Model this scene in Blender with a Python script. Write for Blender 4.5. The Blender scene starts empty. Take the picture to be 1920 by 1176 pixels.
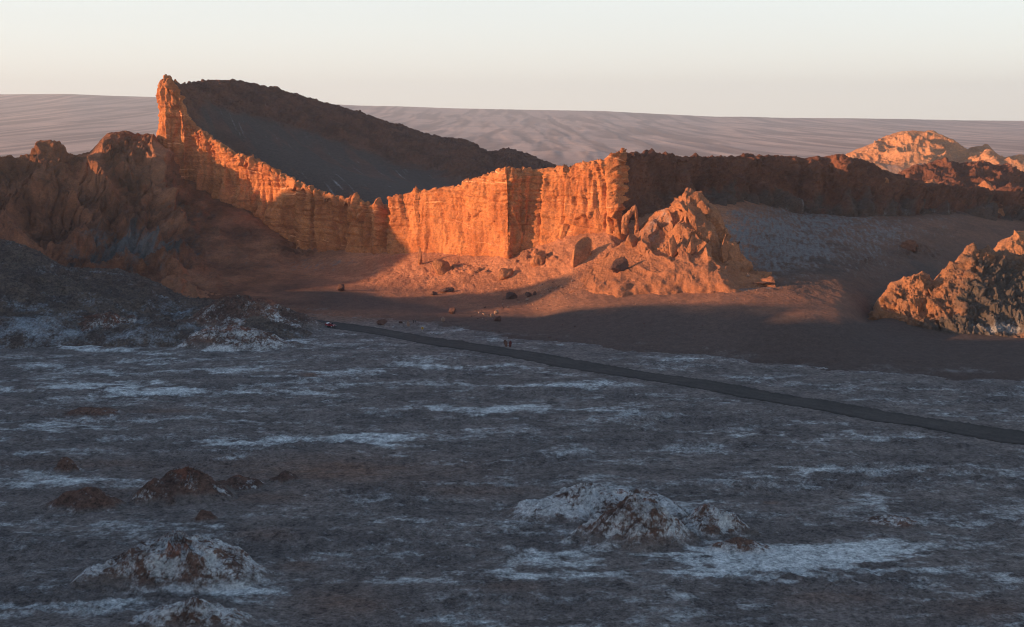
import bpy, bmesh, math, random
import numpy as np
R = math.radians
scene = bpy.context.scene
COL = scene.collection

# ---------------------------------------------------------------- camera
F, CX, CY, H = 2667.0, 960.0, 588.0, 85.0          # photograph pixels; the lookout is 85 m above the flat
PITCH = math.atan((588 - 235) / F)
cam = bpy.data.cameras.new('camera')
cam.sensor_width = 36.0
cam.lens = 36.0 * F / 1920.0
cam.clip_start = 1.0
cam.clip_end = 120000.0
camo = bpy.data.objects.new('camera', cam)
COL.objects.link(camo)
camo.location = (0, 0, H)
camo.rotation_euler = (R(90) - PITCH, 0, 0)
scene.camera = camo

# ---------------------------------------------------------------- sky, sun, exposure
AZ, EL = R(10), R(9.5)                                # light travels to +X and a little away from the lookout
world = bpy.data.worlds.new('World')
scene.world = world
world.use_nodes = True
nt = world.node_tree
nt.nodes.clear()
wo = nt.nodes.new('ShaderNodeOutputWorld')
bg = nt.nodes.new('ShaderNodeBackground')
sky = nt.nodes.new('ShaderNodeTexSky')
sky.sky_type = 'NISHITA'
sky.sun_disc = False
sky.sun_elevation = EL
# sun_rotation is measured clockwise from +Y: the sun stands at (-cos AZ, -sin AZ)
sky.sun_rotation = math.atan2(-math.cos(AZ), -math.sin(AZ)) % (2 * math.pi)
sky.altitude = 2500
sky.air_density = 1.0
sky.dust_density = 3.0
sky.ozone_density = 1.0
bg.inputs['Strength'].default_value = 0.145
# a thin milky veil low over the horizon
wg = nt.nodes.new('ShaderNodeTexCoord'); wx = nt.nodes.new('ShaderNodeSeparateXYZ'); nt.links.new(wg.outputs['Generated'], wx.inputs[0])
wr = nt.nodes.new('ShaderNodeMapRange'); wr.interpolation_type = 'SMOOTHSTEP'
wr.inputs[1].default_value = 0.0; wr.inputs[2].default_value = 0.42; wr.inputs[3].default_value = 0.85; wr.inputs[4].default_value = 0.0
nt.links.new(wx.outputs[2], wr.inputs[0])
wc = nt.nodes.new('ShaderNodeTexNoise'); wc.inputs['Scale'].default_value = 3.0; wc.inputs['Detail'].default_value = 5
wm = nt.nodes.new('ShaderNodeMapping'); wm.inputs['Scale'].default_value = (1, 1, 14); wm.inputs['Rotation'].default_value = (0.05, 0, 0)
nt.links.new(wg.outputs['Generated'], wm.inputs[0]); nt.links.new(wm.outputs[0], wc.inputs['Vector'])
wv = nt.nodes.new('ShaderNodeMix'); wv.data_type = 'RGBA'; nt.links.new(wc.outputs[0], wv.inputs[0])
wv.inputs[6].default_value = (4.25, 4.24, 4.02, 1); wv.inputs[7].default_value = (4.45, 4.46, 4.20, 1)
wh = nt.nodes.new('ShaderNodeMapRange'); wh.inputs[1].default_value = 0.0; wh.inputs[2].default_value = 0.085; wh.inputs[3].default_value = 1.0; wh.inputs[4].default_value = 0.0; wh.interpolation_type = 'SMOOTHSTEP'
nt.links.new(wx.outputs[2], wh.inputs[0])
wk = nt.nodes.new('ShaderNodeMix'); wk.data_type = 'RGBA'; nt.links.new(wh.outputs[0], wk.inputs[0]); nt.links.new(wv.outputs[2], wk.inputs[6]); wk.inputs[7].default_value = (5.0, 4.65, 4.15, 1)
wq = nt.nodes.new('ShaderNodeMix'); wq.data_type = 'RGBA'
wd = nt.nodes.new('ShaderNodeVectorMath'); wd.operation = 'DOT_PRODUCT'; wd.inputs[1].default_value = (-math.cos(AZ), -math.sin(AZ), 0)
nt.links.new(wg.outputs['Generated'], wd.inputs[0])
wf = nt.nodes.new('ShaderNodeMapRange'); wf.interpolation_type = 'SMOOTHSTEP'; wf.inputs[1].default_value = 0.38; wf.inputs[2].default_value = 1; wf.inputs[3].default_value = 1.0; wf.inputs[4].default_value = 2.1
nt.links.new(wd.outputs['Value'], wf.inputs[0])
ws = nt.nodes.new('ShaderNodeVectorMath'); ws.operation = 'SCALE'; nt.links.new(wk.outputs[2], ws.inputs[0]); nt.links.new(wf.outputs[0], ws.inputs['Scale'])
nt.links.new(wr.outputs[0], wq.inputs[0]); nt.links.new(sky.outputs[0], wq.inputs[6]); nt.links.new(ws.outputs[0], wq.inputs[7])
nt.links.new(wq.outputs[2], bg.inputs[0])
nt.links.new(bg.outputs[0], wo.inputs[0])
sun = bpy.data.lights.new('sun', 'SUN')
sun.energy = 5.0
sun.angle = R(0.5)
sun.color = (1.0, 0.56, 0.28)
suno = bpy.data.objects.new('sun', sun)
COL.objects.link(suno)
from mathutils import Vector
suno.rotation_euler = Vector((math.cos(EL) * math.cos(AZ), math.cos(EL) * math.sin(AZ), -math.sin(EL))).to_track_quat('-Z', 'Y').to_euler()
suno.location = (-300, -100, 300)
scene.view_settings.view_transform = 'Standard'
scene.view_settings.look = 'None'
scene.view_settings.gamma = 1.0
scene.view_settings.exposure = 0.75
scene.render.engine = 'CYCLES'
scene.cycles.max_bounces = 6
scene.cycles.volume_bounces = 0
scene.cycles.use_denoising = True
scene.cycles.use_adaptive_sampling = False
scene.cycles.filter_width = 1.1

# ---------------------------------------------------------------- geometry helpers
def at(px, py, Y):
    """the world point seen at photo pixel (px, py) when it stands Y metres down range"""
    px = np.asarray(px, float); py = np.asarray(py, float); Y = np.asarray(Y, float)
    a = (px - CX) / F; b = (py - CY) / F
    cp, sp = math.cos(PITCH), math.sin(PITCH)
    s = Y / (cp - b * sp)
    return np.stack([a * s, Y + 0 * s, H + (-sp - b * cp) * s], -1)

def proj(P):
    cp, sp = math.cos(PITCH), math.sin(PITCH)
    z = P[..., 2] - H
    d = P[..., 1] * cp - z * sp
    u = P[..., 1] * sp + z * cp
    return CX + F * P[..., 0] / d, CY - F * u / d

def flat_y(py):
    b = (py - CY) / F
    cp, sp = math.cos(PITCH), math.sin(PITCH)
    return H * (cp - b * sp) / (sp + b * cp)

_rng = np.random.RandomState(7)
_perm = _rng.permutation(512).astype(np.int64)
_perm = np.concatenate([_perm, _perm])
_g = _rng.normal(size=(512, 3)); _g /= np.linalg.norm(_g, axis=1)[:, None]
_g = _g.astype(np.float32)

def perlin(x, y, z=None, seed=0):
    shp = np.shape(x)
    x = np.asarray(x, np.float64).ravel() + seed * 17.31
    y = np.asarray(y, np.float64).ravel() + seed * 5.77
    two = z is None
    xi = np.floor(x).astype(np.int64); yi = np.floor(y).astype(np.int64)
    xf = (x - xi).astype(np.float32); yf = (y - yi).astype(np.float32)
    u = xf * xf * xf * (xf * (xf * 6 - 15) + 10); v = yf * yf * yf * (yf * (yf * 6 - 15) + 10)
    if two:
        def c(i, j):
            h = _perm[(_perm[(xi + i) & 511] + yi + j) & 511]
            g = _g[h]
            return g[:, 0] * (xf - i) + g[:, 1] * (yf - j)
        a = c(0, 0); a += u * (c(1, 0) - a)
        b = c(0, 1); b += u * (c(1, 1) - b)
        return ((a + v * (b - a)) * 1.6).reshape(shp)
    z = np.asarray(z, np.float64).ravel() + seed * 3.13
    zi = np.floor(z).astype(np.int64); zf = (z - zi).astype(np.float32)
    w = zf * zf * zf * (zf * (zf * 6 - 15) + 10)
    def c3(i, j, k):
        h = _perm[(_perm[(_perm[(xi + i) & 511] + yi + j) & 511] + zi + k) & 511]
        g = _g[h]
        return g[:, 0] * (xf - i) + g[:, 1] * (yf - j) + g[:, 2] * (zf - k)
    def plane(k):
        a = c3(0, 0, k); a += u * (c3(1, 0, k) - a)
        b = c3(0, 1, k); b += u * (c3(1, 1, k) - b)
        return a + v * (b - a)
    a = plane(0)
    return ((a + w * (plane(1) - a)) * 1.4).reshape(shp)

def fbm(x, y, z=None, octaves=5, seed=0, gain=0.5, lac=2.03):
    s = 0; a = 1.0; f = 1.0
    for o in range(octaves):
        s = s + a * perlin(x * f, y * f, None if z is None else z * f, seed + o * 1.7)
        a *= gain; f *= lac
    return s

def ridged(x, y, z=None, octaves=5, seed=0, gain=0.5, lac=2.1):
    """0..1, sharp crests"""
    s = 0; a = 1.0; f = 1.0; t = 0; prev = 1.0
    for o in range(octaves):
        n = 1 - np.abs(perlin(x * f, y * f, None if z is None else z * f, seed + o * 2.3)) * 1.6
        n = np.clip(n, 0, 1) ** 2
        s = s + a * n * prev; t += a; prev = 0.4 + 0.6 * n
        a *= gain; f *= lac
    return s / t

def cell(x, y, z, seed=0):
    """distance to the nearest and the second nearest feature point of a jittered lattice"""
    shp = np.shape(x)
    x = np.asarray(x).ravel(); y = np.asarray(y).ravel(); z = np.asarray(z).ravel()
    xi = np.floor(x).astype(np.int64); yi = np.floor(y).astype(np.int64); zi = np.floor(z).astype(np.int64)
    d1 = np.full(x.shape, 9.0, np.float32); d2 = d1.copy()
    for i in (-1, 0, 1):
        for j in (-1, 0, 1):
            for k in (-1, 0, 1):
                h = _perm[(_perm[(_perm[(xi + i + seed) & 511] + yi + j) & 511] + zi + k) & 511]
                g = _g[h] * 0.5 + 0.5
                d = np.sqrt((xi + i + g[:, 0] - x) ** 2 + (yi + j + g[:, 1] - y) ** 2 + (zi + k + g[:, 2] - z) ** 2).astype(np.float32)
                m = d < d1
                d2 = np.where(m, d1, np.minimum(d2, d)); d1 = np.where(m, d, d1)
    return d1.reshape(shp), d2.reshape(shp)

def facet(x, y, z, seed=0, tilt=1.0):
    """broken rock: every cell of a jittered lattice gets its own tilted plane"""
    shp = np.shape(x)
    x = np.asarray(x, float).ravel(); y = np.asarray(y, float).ravel(); z = np.asarray(z, float).ravel()
    xi = np.floor(x).astype(np.int64); yi = np.floor(y).astype(np.int64); zi = np.floor(z).astype(np.int64)
    best = np.full(x.shape, 9.0, np.float32); val = np.zeros(x.shape, np.float32)
    for i in (-1, 0, 1):
        for j in (-1, 0, 1):
            for k in (-1, 0, 1):
                h = _perm[(_perm[(_perm[(xi + i + seed) & 511] + yi + j) & 511] + zi + k) & 511]
                g = _g[h]; q = g * 0.42 + 0.5
                ax = x - (xi + i + q[:, 0]); ay = y - (yi + j + q[:, 1]); az = z - (zi + k + q[:, 2])
                d = (ax * ax + ay * ay + az * az).astype(np.float32)
                g2 = _g[(h * 7 + 3) & 511]
                v = g[:, 2] * 0.55 + tilt * (g2[:, 0] * ax + g2[:, 1] * ay + g2[:, 2] * az)
                m = d < best
                best = np.where(m, d, best); val = np.where(m, v, val)
    return val.reshape(shp)

def sstep(a, b, x):
    t = np.clip((x - a) / (b - a + 1e-9), 0, 1)
    return t * t * (3 - 2 * t)

def blobs(px, py, lst):
    s = np.zeros(np.shape(px))
    for (x, y, rx, ry, a) in lst:
        s = s + a * np.exp(-((px - x) / rx) ** 2 - ((py - y) / ry) ** 2)
    return s

def smooth1(a, k):
    if k < 1: return a
    ker = np.hanning(2 * k + 3)[1:-1]; ker /= ker.sum()
    p = np.concatenate([np.repeat(a[:1], k, 0), a, np.repeat(a[-1:], k, 0)])
    if a.ndim == 1: return np.convolve(p, ker, 'valid')
    return np.stack([np.convolve(p[:, i], ker, 'valid') for i in range(a.shape[1])], -1)

def loft(rows, segs):
    """rows: R arrays (nu,3) -> Catmull-Rom down the rows; returns grid (nv,nu,3) and row coordinate t (nv)"""
    rows = [np.asarray(r) for r in rows]
    out = []; ts = []
    n = len(rows)
    for i in range(n - 1):
        p1, p2 = rows[i], rows[i + 1]
        p0 = rows[i - 1] if i > 0 else 2 * p1 - p2
        p3 = rows[i + 2] if i + 2 < n else 2 * p2 - p1
        # damped tangents so that close rows do not overshoot
        l = np.linalg.norm(p2 - p1, axis=1, keepdims=True)
        def tan(a, b, c):
            d1 = b - a; d2 = c - b
            l1 = np.linalg.norm(d1, axis=1, keepdims=True) + 1e-6; l2 = np.linalg.norm(d2, axis=1, keepdims=True) + 1e-6
            return (d1 / l1 * l2 + d2 / l2 * l1) / (l1 + l2) * l
        m1 = tan(p0, p1, p2) * 0.85; m2 = tan(p1, p2, p3) * 0.85
        k = segs[i]
        for j in range(k + (1 if i == n - 2 else 0)):
            t = j / k
            h00 = 2 * t**3 - 3 * t**2 + 1; h10 = t**3 - 2 * t**2 + t; h01 = -2 * t**3 + 3 * t**2; h11 = t**3 - t**2
            out.append(h00 * p1 + h10 * m1 + h01 * p2 + h11 * m2); ts.append(i + t)
    return np.array(out), np.array(ts)

def normals(P):
    du = np.gradient(P, axis=1); dv = np.gradient(P, axis=0)
    n = np.cross(du, dv)
    n /= np.linalg.norm(n, axis=2, keepdims=True) + 1e-9
    return n

def make_grid(name, P, mat, attrs=None, kind='structure', label=None, flip=False, parent=None, wrap=False):
    nv, nu = P.shape[:2]
    me = bpy.data.meshes.new(name)
    me.vertices.add(nv * nu)
    me.vertices.foreach_set('co', P.astype(np.float32).ravel())
    i = np.arange(nv * nu).reshape(nv, nu)
    if wrap: i = np.concatenate([i, i[:, :1]], 1)
    a, b, c, d = i[:-1, :-1].ravel(), i[:-1, 1:].ravel(), i[1:, 1:].ravel(), i[1:, :-1].ravel()
    q = np.stack([a, d, c, b] if flip else [a, b, c, d], 1).astype(np.int32)
    nf = len(q)
    me.loops.add(nf * 4); me.polygons.add(nf)
    me.loops.foreach_set('vertex_index', q.ravel())
    me.polygons.foreach_set('loop_start', np.arange(0, nf * 4, 4, dtype=np.int32))
    me.polygons.foreach_set('loop_total', np.full(nf, 4, np.int32))
    me.polygons.foreach_set('use_smooth', np.ones(nf, bool))
    for k, v in (attrs or {}).items():
        at_ = me.attributes.new(k, 'FLOAT', 'POINT')
        at_.data.foreach_set('value', np.broadcast_to(v, (nv, nu)).astype(np.float32).ravel())
    me.update(); me.validate()
    me.materials.append(mat)
    o = bpy.data.objects.new(name, me)
    COL.objects.link(o)
    if parent: o.parent = parent
    elif kind: o['kind'] = kind
    if label: o['label'] = label
    return o

# ---------------------------------------------------------------- materials
def nodes_of(m):
    m.use_nodes = True
    t = m.node_tree; t.nodes.clear()
    out = t.nodes.new('ShaderNodeOutputMaterial'); b = t.nodes.new('ShaderNodeBsdfPrincipled')
    t.links.new(b.outputs[0], out.inputs[0])
    return t, b

def earth(name, rock1, rock2, sand, salt=(0.42, 0.42, 0.42), scale=1.0, strata=0.0, bump=0.5, bsize=1.0, rocky=(0.3, 0.16, 0.09), saltfine=0.35, grain=0.35, plain=(0.195, 0.16, 0.142)):
    m = bpy.data.materials.new(name)
    t, b = nodes_of(m)
    L = t.links.new
    b.inputs['Roughness'].default_value = 0.95
    b.inputs['Specular IOR Level'].default_value = 0.1
    geo = t.nodes.new('ShaderNodeNewGeometry')
    def mapn(s, rot=None):
        n = t.nodes.new('ShaderNodeMapping'); n.inputs['Scale'].default_value = s
        if rot: n.inputs['Rotation'].default_value = rot
        L(geo.outputs['Position'], n.inputs[0]); return n.outputs[0]
    def noise(vec, sc, det=6, ro=0.6):
        n = t.nodes.new('ShaderNodeTexNoise'); n.inputs['Scale'].default_value = sc; n.inputs['Detail'].default_value = det
        n.inputs['Roughness'].default_value = ro; L(vec, n.inputs['Vector']); return n.outputs[0]
    def ramp(v, a, b_):
        n = t.nodes.new('ShaderNodeMapRange'); n.inputs[1].default_value = a; n.inputs[2].default_value = b_; n.interpolation_type = 'SMOOTHSTEP'; L(v, n.inputs[0]); return n.outputs[0]
    def mix(f, c1, c2):
        n = t.nodes.new('ShaderNodeMix'); n.data_type = 'RGBA'
        if isinstance(f, float): n.inputs[0].default_value = f
        else: L(f, n.inputs[0])
        for c, i in ((c1, 6), (c2, 7)):
            if isinstance(c, tuple): n.inputs[i].default_value = (*c, 1)
            else: L(c, n.inputs[i])
        return n.outputs[2]
    def mth(op, a, c=None, clamp=False):
        n = t.nodes.new('ShaderNodeMath'); n.operation = op; n.use_clamp = clamp
        for k, x in ((0, a), (1, c)):
            if x is None: continue
            if isinstance(x, (int, float)): n.inputs[k].default_value = x
            else: L(x, n.inputs[k])
        return n.outputs[0]
    def attr(nm):
        n = t.nodes.new('ShaderNodeAttribute'); n.attribute_name = nm; return n.outputs['Fac']
    pos = mapn((1, 1, 1))
    n1 = noise(pos, 0.06 / scale, 8, 0.62)
    n2 = noise(pos, 0.9 / scale, 6, 0.7)
    col = mix(ramp(n1, 0.38, 0.62), rock1, rock2)
    col = mix(mth('MULTIPLY', ramp(n2, 0.45, 0.75), 0.5), col, rocky)
    if strata > 0:
        warp = noise(mapn((0.012, 0.012, 0.03)), 1.0, 3)
        sx = t.nodes.new('ShaderNodeSeparateXYZ'); L(geo.outputs['Position'], sx.inputs[0])
        zz = mth('ADD', mth('ADD', sx.outputs[2], mth('MULTIPLY', sx.outputs[0], 0.05)), mth('MULTIPLY', warp, 22.0))
        cx = t.nodes.new('ShaderNodeCombineXYZ'); L(mth('MULTIPLY', zz, 0.55), cx.inputs[2])
        L(mth('MULTIPLY', sx.outputs[0], 0.02), cx.inputs[0])
        s1 = noise(cx.outputs[0], 1.0, 5, 0.75)
        col = mix(mth('MULTIPLY', ramp(s1, 0.60, 0.68), strata), col, tuple(min(1, c * 1.8 + 0.10) for c in rock1))
        col = mix(mth('MULTIPLY', ramp(s1, 0.44, 0.36), strata * 0.6), col, tuple(c * 0.62 for c in rock2))
    # sand, fine ground or painted shade where the sheet says so
    sn = noise(pos, 0.25, 5, 0.6)
    scol = mix(mth('MULTIPLY', sn, 0.5), sand, tuple(c * 1.35 for c in sand))
    sa = attr('sand')
    col = mix(mth('MULTIPLY', sa, 1.0, True), col, scol)
    col = mix(mth('MULTIPLY', attr('plain'), 1.0, True), col, plain)
    # salt crust, broken up at small scale
    sfine = noise(mapn((1.0, 0.6, 1.0)), 1.1, 7, 0.75)
    fine2 = noise(mapn((0.22, 0.15, 0.3)), 1.0, 6, 0.7)
    v = mth('ADD', attr('salt'), mth('ADD', mth('MULTIPLY', mth('SUBTRACT', sfine, 0.5), 2.2 * saltfine), mth('MULTIPLY', mth('SUBTRACT', fine2, 0.5), 2.6 * saltfine)))
    v = ramp(v, 0.18, 1.05)
    col = mix(v, col, salt)
    # dark grit
    grit = noise(pos, 2.6, 4, 0.8)
    col = mix(mth('MULTIPLY', ramp(grit, 0.58, 0.75), 0.45), col, tuple(c * 0.4 for c in sand))
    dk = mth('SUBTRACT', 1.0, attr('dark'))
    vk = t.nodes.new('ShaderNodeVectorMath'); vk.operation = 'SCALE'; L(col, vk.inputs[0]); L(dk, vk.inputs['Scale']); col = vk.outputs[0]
    # clods and cracks of the crust: patches about a metre across and grains below
    if grain > 0:
        g1 = noise(mapn((0.75, 0.75, 1.0)), 1.5, 3, 0.85)
        g2 = noise(mapn((0.35, 0.25, 0.6)), 1.0, 4, 0.8)
        f1 = mth('ADD', mth('MULTIPLY', mth('SUBTRACT', g1, 0.5), 3.5 * grain), mth('MULTIPLY', mth('SUBTRACT', g2, 0.5), 3.0 * grain))
        f1 = mth('MAXIMUM', mth('ADD', f1, 1.0), 0.25)
        vm = t.nodes.new('ShaderNodeVectorMath'); vm.operation = 'SCALE'; L(col, vm.inputs[0]); L(f1, vm.inputs['Scale']); col = vm.outputs[0]
    L(col, b.inputs['Base Color'])
    h1 = noise(pos, 0.55 / bsize, 8, 0.72)
    vo = t.nodes.new('ShaderNodeTexVoronoi'); vo.inputs['Scale'].default_value = 0.75 / bsize
    L(mapn((1, 1, 1)), vo.inputs['Vector'])
    hs = mth('ADD', mth('MULTIPLY', h1, 1.6), mth('MULTIPLY', vo.outputs['Distance'], 0.35))
    hs = mth('MULTIPLY', hs, mth('SUBTRACT', 1.0, mth('MULTIPLY', attr('smooth'), 0.88)))
    bp = t.nodes.new('ShaderNodeBump'); bp.inputs['Strength'].default_value = min(1, bump); bp.inputs['Distance'].default_value = bsize
    L(hs, bp.inputs['Height']); L(bp.outputs[0], b.inputs['Normal'])
    return m

SAND = (0.112, 0.074, 0.059)
M = {}
M['cliff'] = earth('red_cliff_rock', (0.60, 0.225, 0.085), (0.43, 0.14, 0.052), SAND, strata=1.0, bump=0.7, bsize=0.8, rocky=(0.30, 0.13, 0.07))
M['slope'] = earth('slope_ground', (0.56, 0.225, 0.112), (0.38, 0.155, 0.082), SAND, salt=(0.27, 0.235, 0.215), bump=0.8, bsize=0.8, rocky=(0.15, 0.075, 0.05), saltfine=0.5)
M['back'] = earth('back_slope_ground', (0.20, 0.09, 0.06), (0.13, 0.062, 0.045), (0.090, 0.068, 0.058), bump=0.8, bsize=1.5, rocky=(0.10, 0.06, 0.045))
M['floor'] = earth('salt_flat_ground', (0.235, 0.192, 0.168), (0.155, 0.128, 0.115), (0.22, 0.125, 0.085), salt=(0.68, 0.68, 0.65), bump=1.0, bsize=0.6, rocky=(0.20, 0.17, 0.165), saltfine=0.5, grain=0.8)
M['mound'] = earth('crusted_mound_ground', (0.19, 0.105, 0.075), (0.12, 0.072, 0.056), (0.20, 0.085, 0.055), salt=(0.60, 0.59, 0.57), bump=1.0, bsize=0.6, rocky=(0.09, 0.065, 0.055), saltfine=0.8, grain=0.7)
M['crumbly'] = earth('crumbly_rock', (0.46, 0.20, 0.095), (0.31, 0.14, 0.07), (0.11, 0.085, 0.07), bump=1.0, bsize=1.0, rocky=(0.24, 0.15, 0.10))
M['far'] = earth('far_plain_ground', (0.56, 0.40, 0.33), (0.42, 0.31, 0.27), (0.22, 0.15, 0.13), scale=60, bump=0.0, bsize=30, rocky=(0.2, 0.14, 0.12), saltfine=0.1)  # pale tone makes up for some distance haze, put into the colour
M['orange'] = earth('orange_hill_rock', (0.62, 0.29, 0.14), (0.52, 0.23, 0.11), SAND, scale=3, bump=0.8, bsize=3.0, rocky=(0.34, 0.17, 0.09))

def simple(name, col, rough=0.6, metal=0.0, noise_amt=0.25, nscale=8.0, spec=0.5):
    m = bpy.data.materials.new(name); t, b = nodes_of(m)
    n = t.nodes.new('ShaderNodeTexNoise'); n.inputs['Scale'].default_value = nscale; n.inputs['Detail'].default_value = 5
    tc = t.nodes.new('ShaderNodeTexCoord'); t.links.new(tc.outputs['Object'], n.inputs['Vector'])
    mx = t.nodes.new('ShaderNodeMix'); mx.data_type = 'RGBA'; t.links.new(n.outputs[0], mx.inputs[0])
    mx.inputs[6].default_value = (*[c * (1 - noise_amt) for c in col], 1); mx.inputs[7].default_value = (*[min(1, c * (1 + noise_amt)) for c in col], 1)
    t.links.new(mx.outputs[2], b.inputs['Base Color'])
    b.inputs['Roughness'].default_value = rough; b.inputs['Metallic'].default_value = metal; b.inputs['Specular IOR Level'].default_value = spec
    return m

# ================================================================ THE SETTING
# ---------------------------------------------------------------- valley floor
MOUNDS = [  # name, label, px, base py, half width m, half depth m, height m, seed, salt, [extra crests (dx, dy, r, h)]
 ('hill', 'long salt-crusted mound with broken dark overhangs behind the pointed mound', 1115, 970, 17.5, 9.0, 6.6, 3, 0.95, [(9, -1, 8.5, 4.3), (-9, -1, 6, 2.6)]),
 ('hill', 'tallest pointed salt-streaked mound with reddish crest on the flat', 1190, 1024, 12.0, 8.0, 8.6, 5, 0.80, []),
 ('hill', 'round white mound right of the pointed mound', 1340, 1004, 8.2, 5.6, 5.2, 9, 0.85, []),
 ('hill', 'low dark-backed hump in front of the round white mound', 1395, 1034, 6.6, 3.2, 2.3, 12, 0.55, []),
 ('hill', 'broad red-topped mound with salty flanks in the lower left', 312, 1098, 16.5, 9.0, 7.8, 21, 0.66, [(7, 3, 7, 5.0), (-6, -2, 6, 3.2)]),
 ('hill', 'pale mound cut by the bottom edge of the photo', 345, 1178, 9.5, 5.0, 4.6, 24, 0.8, []),
 ('hill', 'jagged dark brown mound with a pointed top, left of the domed one', 158, 955, 8.5, 5.0, 4.2, 27, 0.12, [(-4, 0, 3, 2.6)]),
 ('hill', 'domed brown mound with a dark craggy shoulder', 335, 938, 10.0, 7.5, 6.4, 31, 0.22, [(-5, -4, 4, 4.4)]),
 ('hill', 'small brown knob behind the jagged dark mound', 121, 884, 3.2, 2.6, 3.2, 33, 0.15, [(-9, 0, 9, 1.0)]),
 ('hill', 'tiny rounded brown knob in front of the domed mound', 382, 979, 2.6, 2.0, 2.2, 35, 0.1, []),
 ('hill', 'low brown hump right of the domed mound', 440, 915, 6.5, 4.0, 2.4, 37, 0.2, []),
 ('hill', 'small sharp brown peak on the reddish patch', 532, 902, 3.8, 3.0, 2.4, 39, 0.1, []),
 ('hill', 'brown capped mound with pale gullies at the foot of the hummocky hill', 180, 640, 21, 13, 10.5, 41, 0.42, [(10, 2, 9, 8.5), (-9, -3, 8, 5)]),
 ('hill', 'pale crusted hump in front of the smooth grey mound', 435, 652, 24, 10, 7.8, 44, 0.62, [(12, 0, 10, 5)]),
 ('hill', 'smooth grey mound with a white left flank beside the road', 440, 622, 30, 17, 13.5, 47, 0.35, [(18, -4, 14, 6)]),
 ('hill', 'low dark hump on the far salt flat', 165, 778, 9, 5, 1.8, 50, 0.2, []),
 ('hill', 'faint pale swell on the right of the salt flat', 1680, 985, 6, 4, 1.6, 53, 0.5, []),
]
SALTSPOTS = [(1340, 1035, 150, 16, .5), (1100, 1010, 160, 10, .35), (1520, 1035, 160, 18, .4), (1300, 1052, 260, 22, .45), (1620, 1052, 230, 22, .4), (1450, 1085, 120, 14, .4), (1760, 800, 130, 8, .3), (1250, 955, 120, 8, .4), (1650, 980, 60, 10, .3), (1330, 1065, 160, 14, .3), (1080, 1045, 120, 10, .4), (1560, 880, 90, 6, .3), (1000, 850, 120, 7, .3), (1850, 1110, 90, 8, .3), (230, 735, 180, 9, .35), (200, 725, 220, 12, .55), (90, 790, 120, 14, .55), (560, 825, 250, 11, .5), (420, 860, 60, 12, .5), (700, 818, 120, 10, .35),
 (640, 735, 160, 9, .4), (900, 765, 120, 8, .4), (1180, 765, 90, 7, .4), (1380, 812, 90, 7, .4), (840, 862, 130, 10, .35), (1700, 895, 110, 10, .35),
 (1600, 935, 90, 11, .4), (1350, 945, 80, 12, .5), (1450, 1050, 170, 32, .65), (1650, 1030, 130, 24, .55), (1240, 1052, 160, 14, .5), (1050, 1078, 140, 12, .5),
 (1150, 1160, 160, 12, .3), (1820, 985, 110, 11, .4), (150, 900, 110, 10, .6), (640, 1025, 90, 12, .35), (400, 1105, 200, 20, .5), (180, 1105, 90, 25, .4),
 (130, 640, 180, 20, .35), (330, 640, 220, 25, .4), (480, 790, 40, 7, .3), (250, 690, 300, 12, .2), (800, 690, 300, 12, .15), (1000, 720, 200, 9, .2),
 (760, 1085, 120, 14, .3), (700, 890, 60, 8, .2), (1130, 895, 60, 6, .3), (560, 705, 120, 6, .3), (960, 960, 90, 12, .2), (600, 1150, 90, 12, .2), (200, 1140, 250, 14, .3), (1560, 1100, 170, 14, .4)]
BROWNSPOTS = [(600, 880, 260, 26, .9), (480, 930, 110, 14, .6), (500, 1000, 60, 14, .5), (1560, 1120, 90, 14, .7), (640, 1130, 90, 30, .8), (580, 702, 22, 4, .9),
 (1450, 940, 22, 3, .9), (960, 1100, 60, 9, .5), (120, 868, 140, 10, .6), (900, 920, 120, 10, .6), (250, 930, 160, 16, .5), (150, 775, 60, 7, .7), (300, 770, 70, 4, .6), (1850, 1140, 100, 20, .5), (560, 1060, 40, 10, .6)]

def floor_z(X, Y):
    """the undulating flat, flattened where the road runs"""
    w = np.clip((720 - Y) / 150, 0, 1)
    z = 0.5 * fbm(X / 38, Y / 30, octaves=3, seed=4) * w
    return z - 0.15

# road centre line and half width, photo pixels on the flat
ROAD = [(380, 572, 2.0), (440, 577, 2.6), (500, 588, 4.5), (560, 599, 6.0), (620, 610, 7.5), (700, 620, 8.0), (800, 637.5, 9), (900, 652, 9.5), (960, 663, 10), (1050, 678, 10.5), (1150, 694, 11),
        (1250, 710, 11.5), (1350, 727, 12), (1450, 745, 12.5), (1550, 762, 13), (1650, 779, 13.5), (1750, 795, 14), (1850, 811, 15), (1960, 827, 16), (2080, 846, 17), (2250, 872, 19), (2600, 926, 23), (3200, 1010, 30)]
def road_dist(X, Y):
    """signed-less distance in photo rows from the road axis, in half widths"""
    px, py = proj(np.stack([X, Y, 0 * X], -1))
    k = np.array(ROAD)
    c = np.interp(px, k[:, 0], k[:, 1]); h = np.interp(px, k[:, 0], k[:, 2])
    return np.abs(py - c) / h

def floor_full(X, Y, fine=True):
    base = floor_z(X, Y)
    rd = road_dist(X, Y)
    k = sstep(1.0, 2.2, rd)
    near = np.clip((640 - Y) / 200, 0, 1)
    d = 0
    if fine:
        lump = ridged(X / 9, Y / 7, octaves=4, seed=11)
        d = (lump - 0.35) * 0.8 + fbm(X / 2.6, Y / 2.2, octaves=4, seed=15, gain=0.62) * 0.36
        bed = sstep(-0.1, 0.5, fbm(X / 60, Y / 24, octaves=3, seed=19))
        d = d * (0.35 + 0.9 * bed) * (0.3 + 0.7 * near)
    return base + (d - 0.05) * k * sstep(900, 640, Y)

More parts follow.
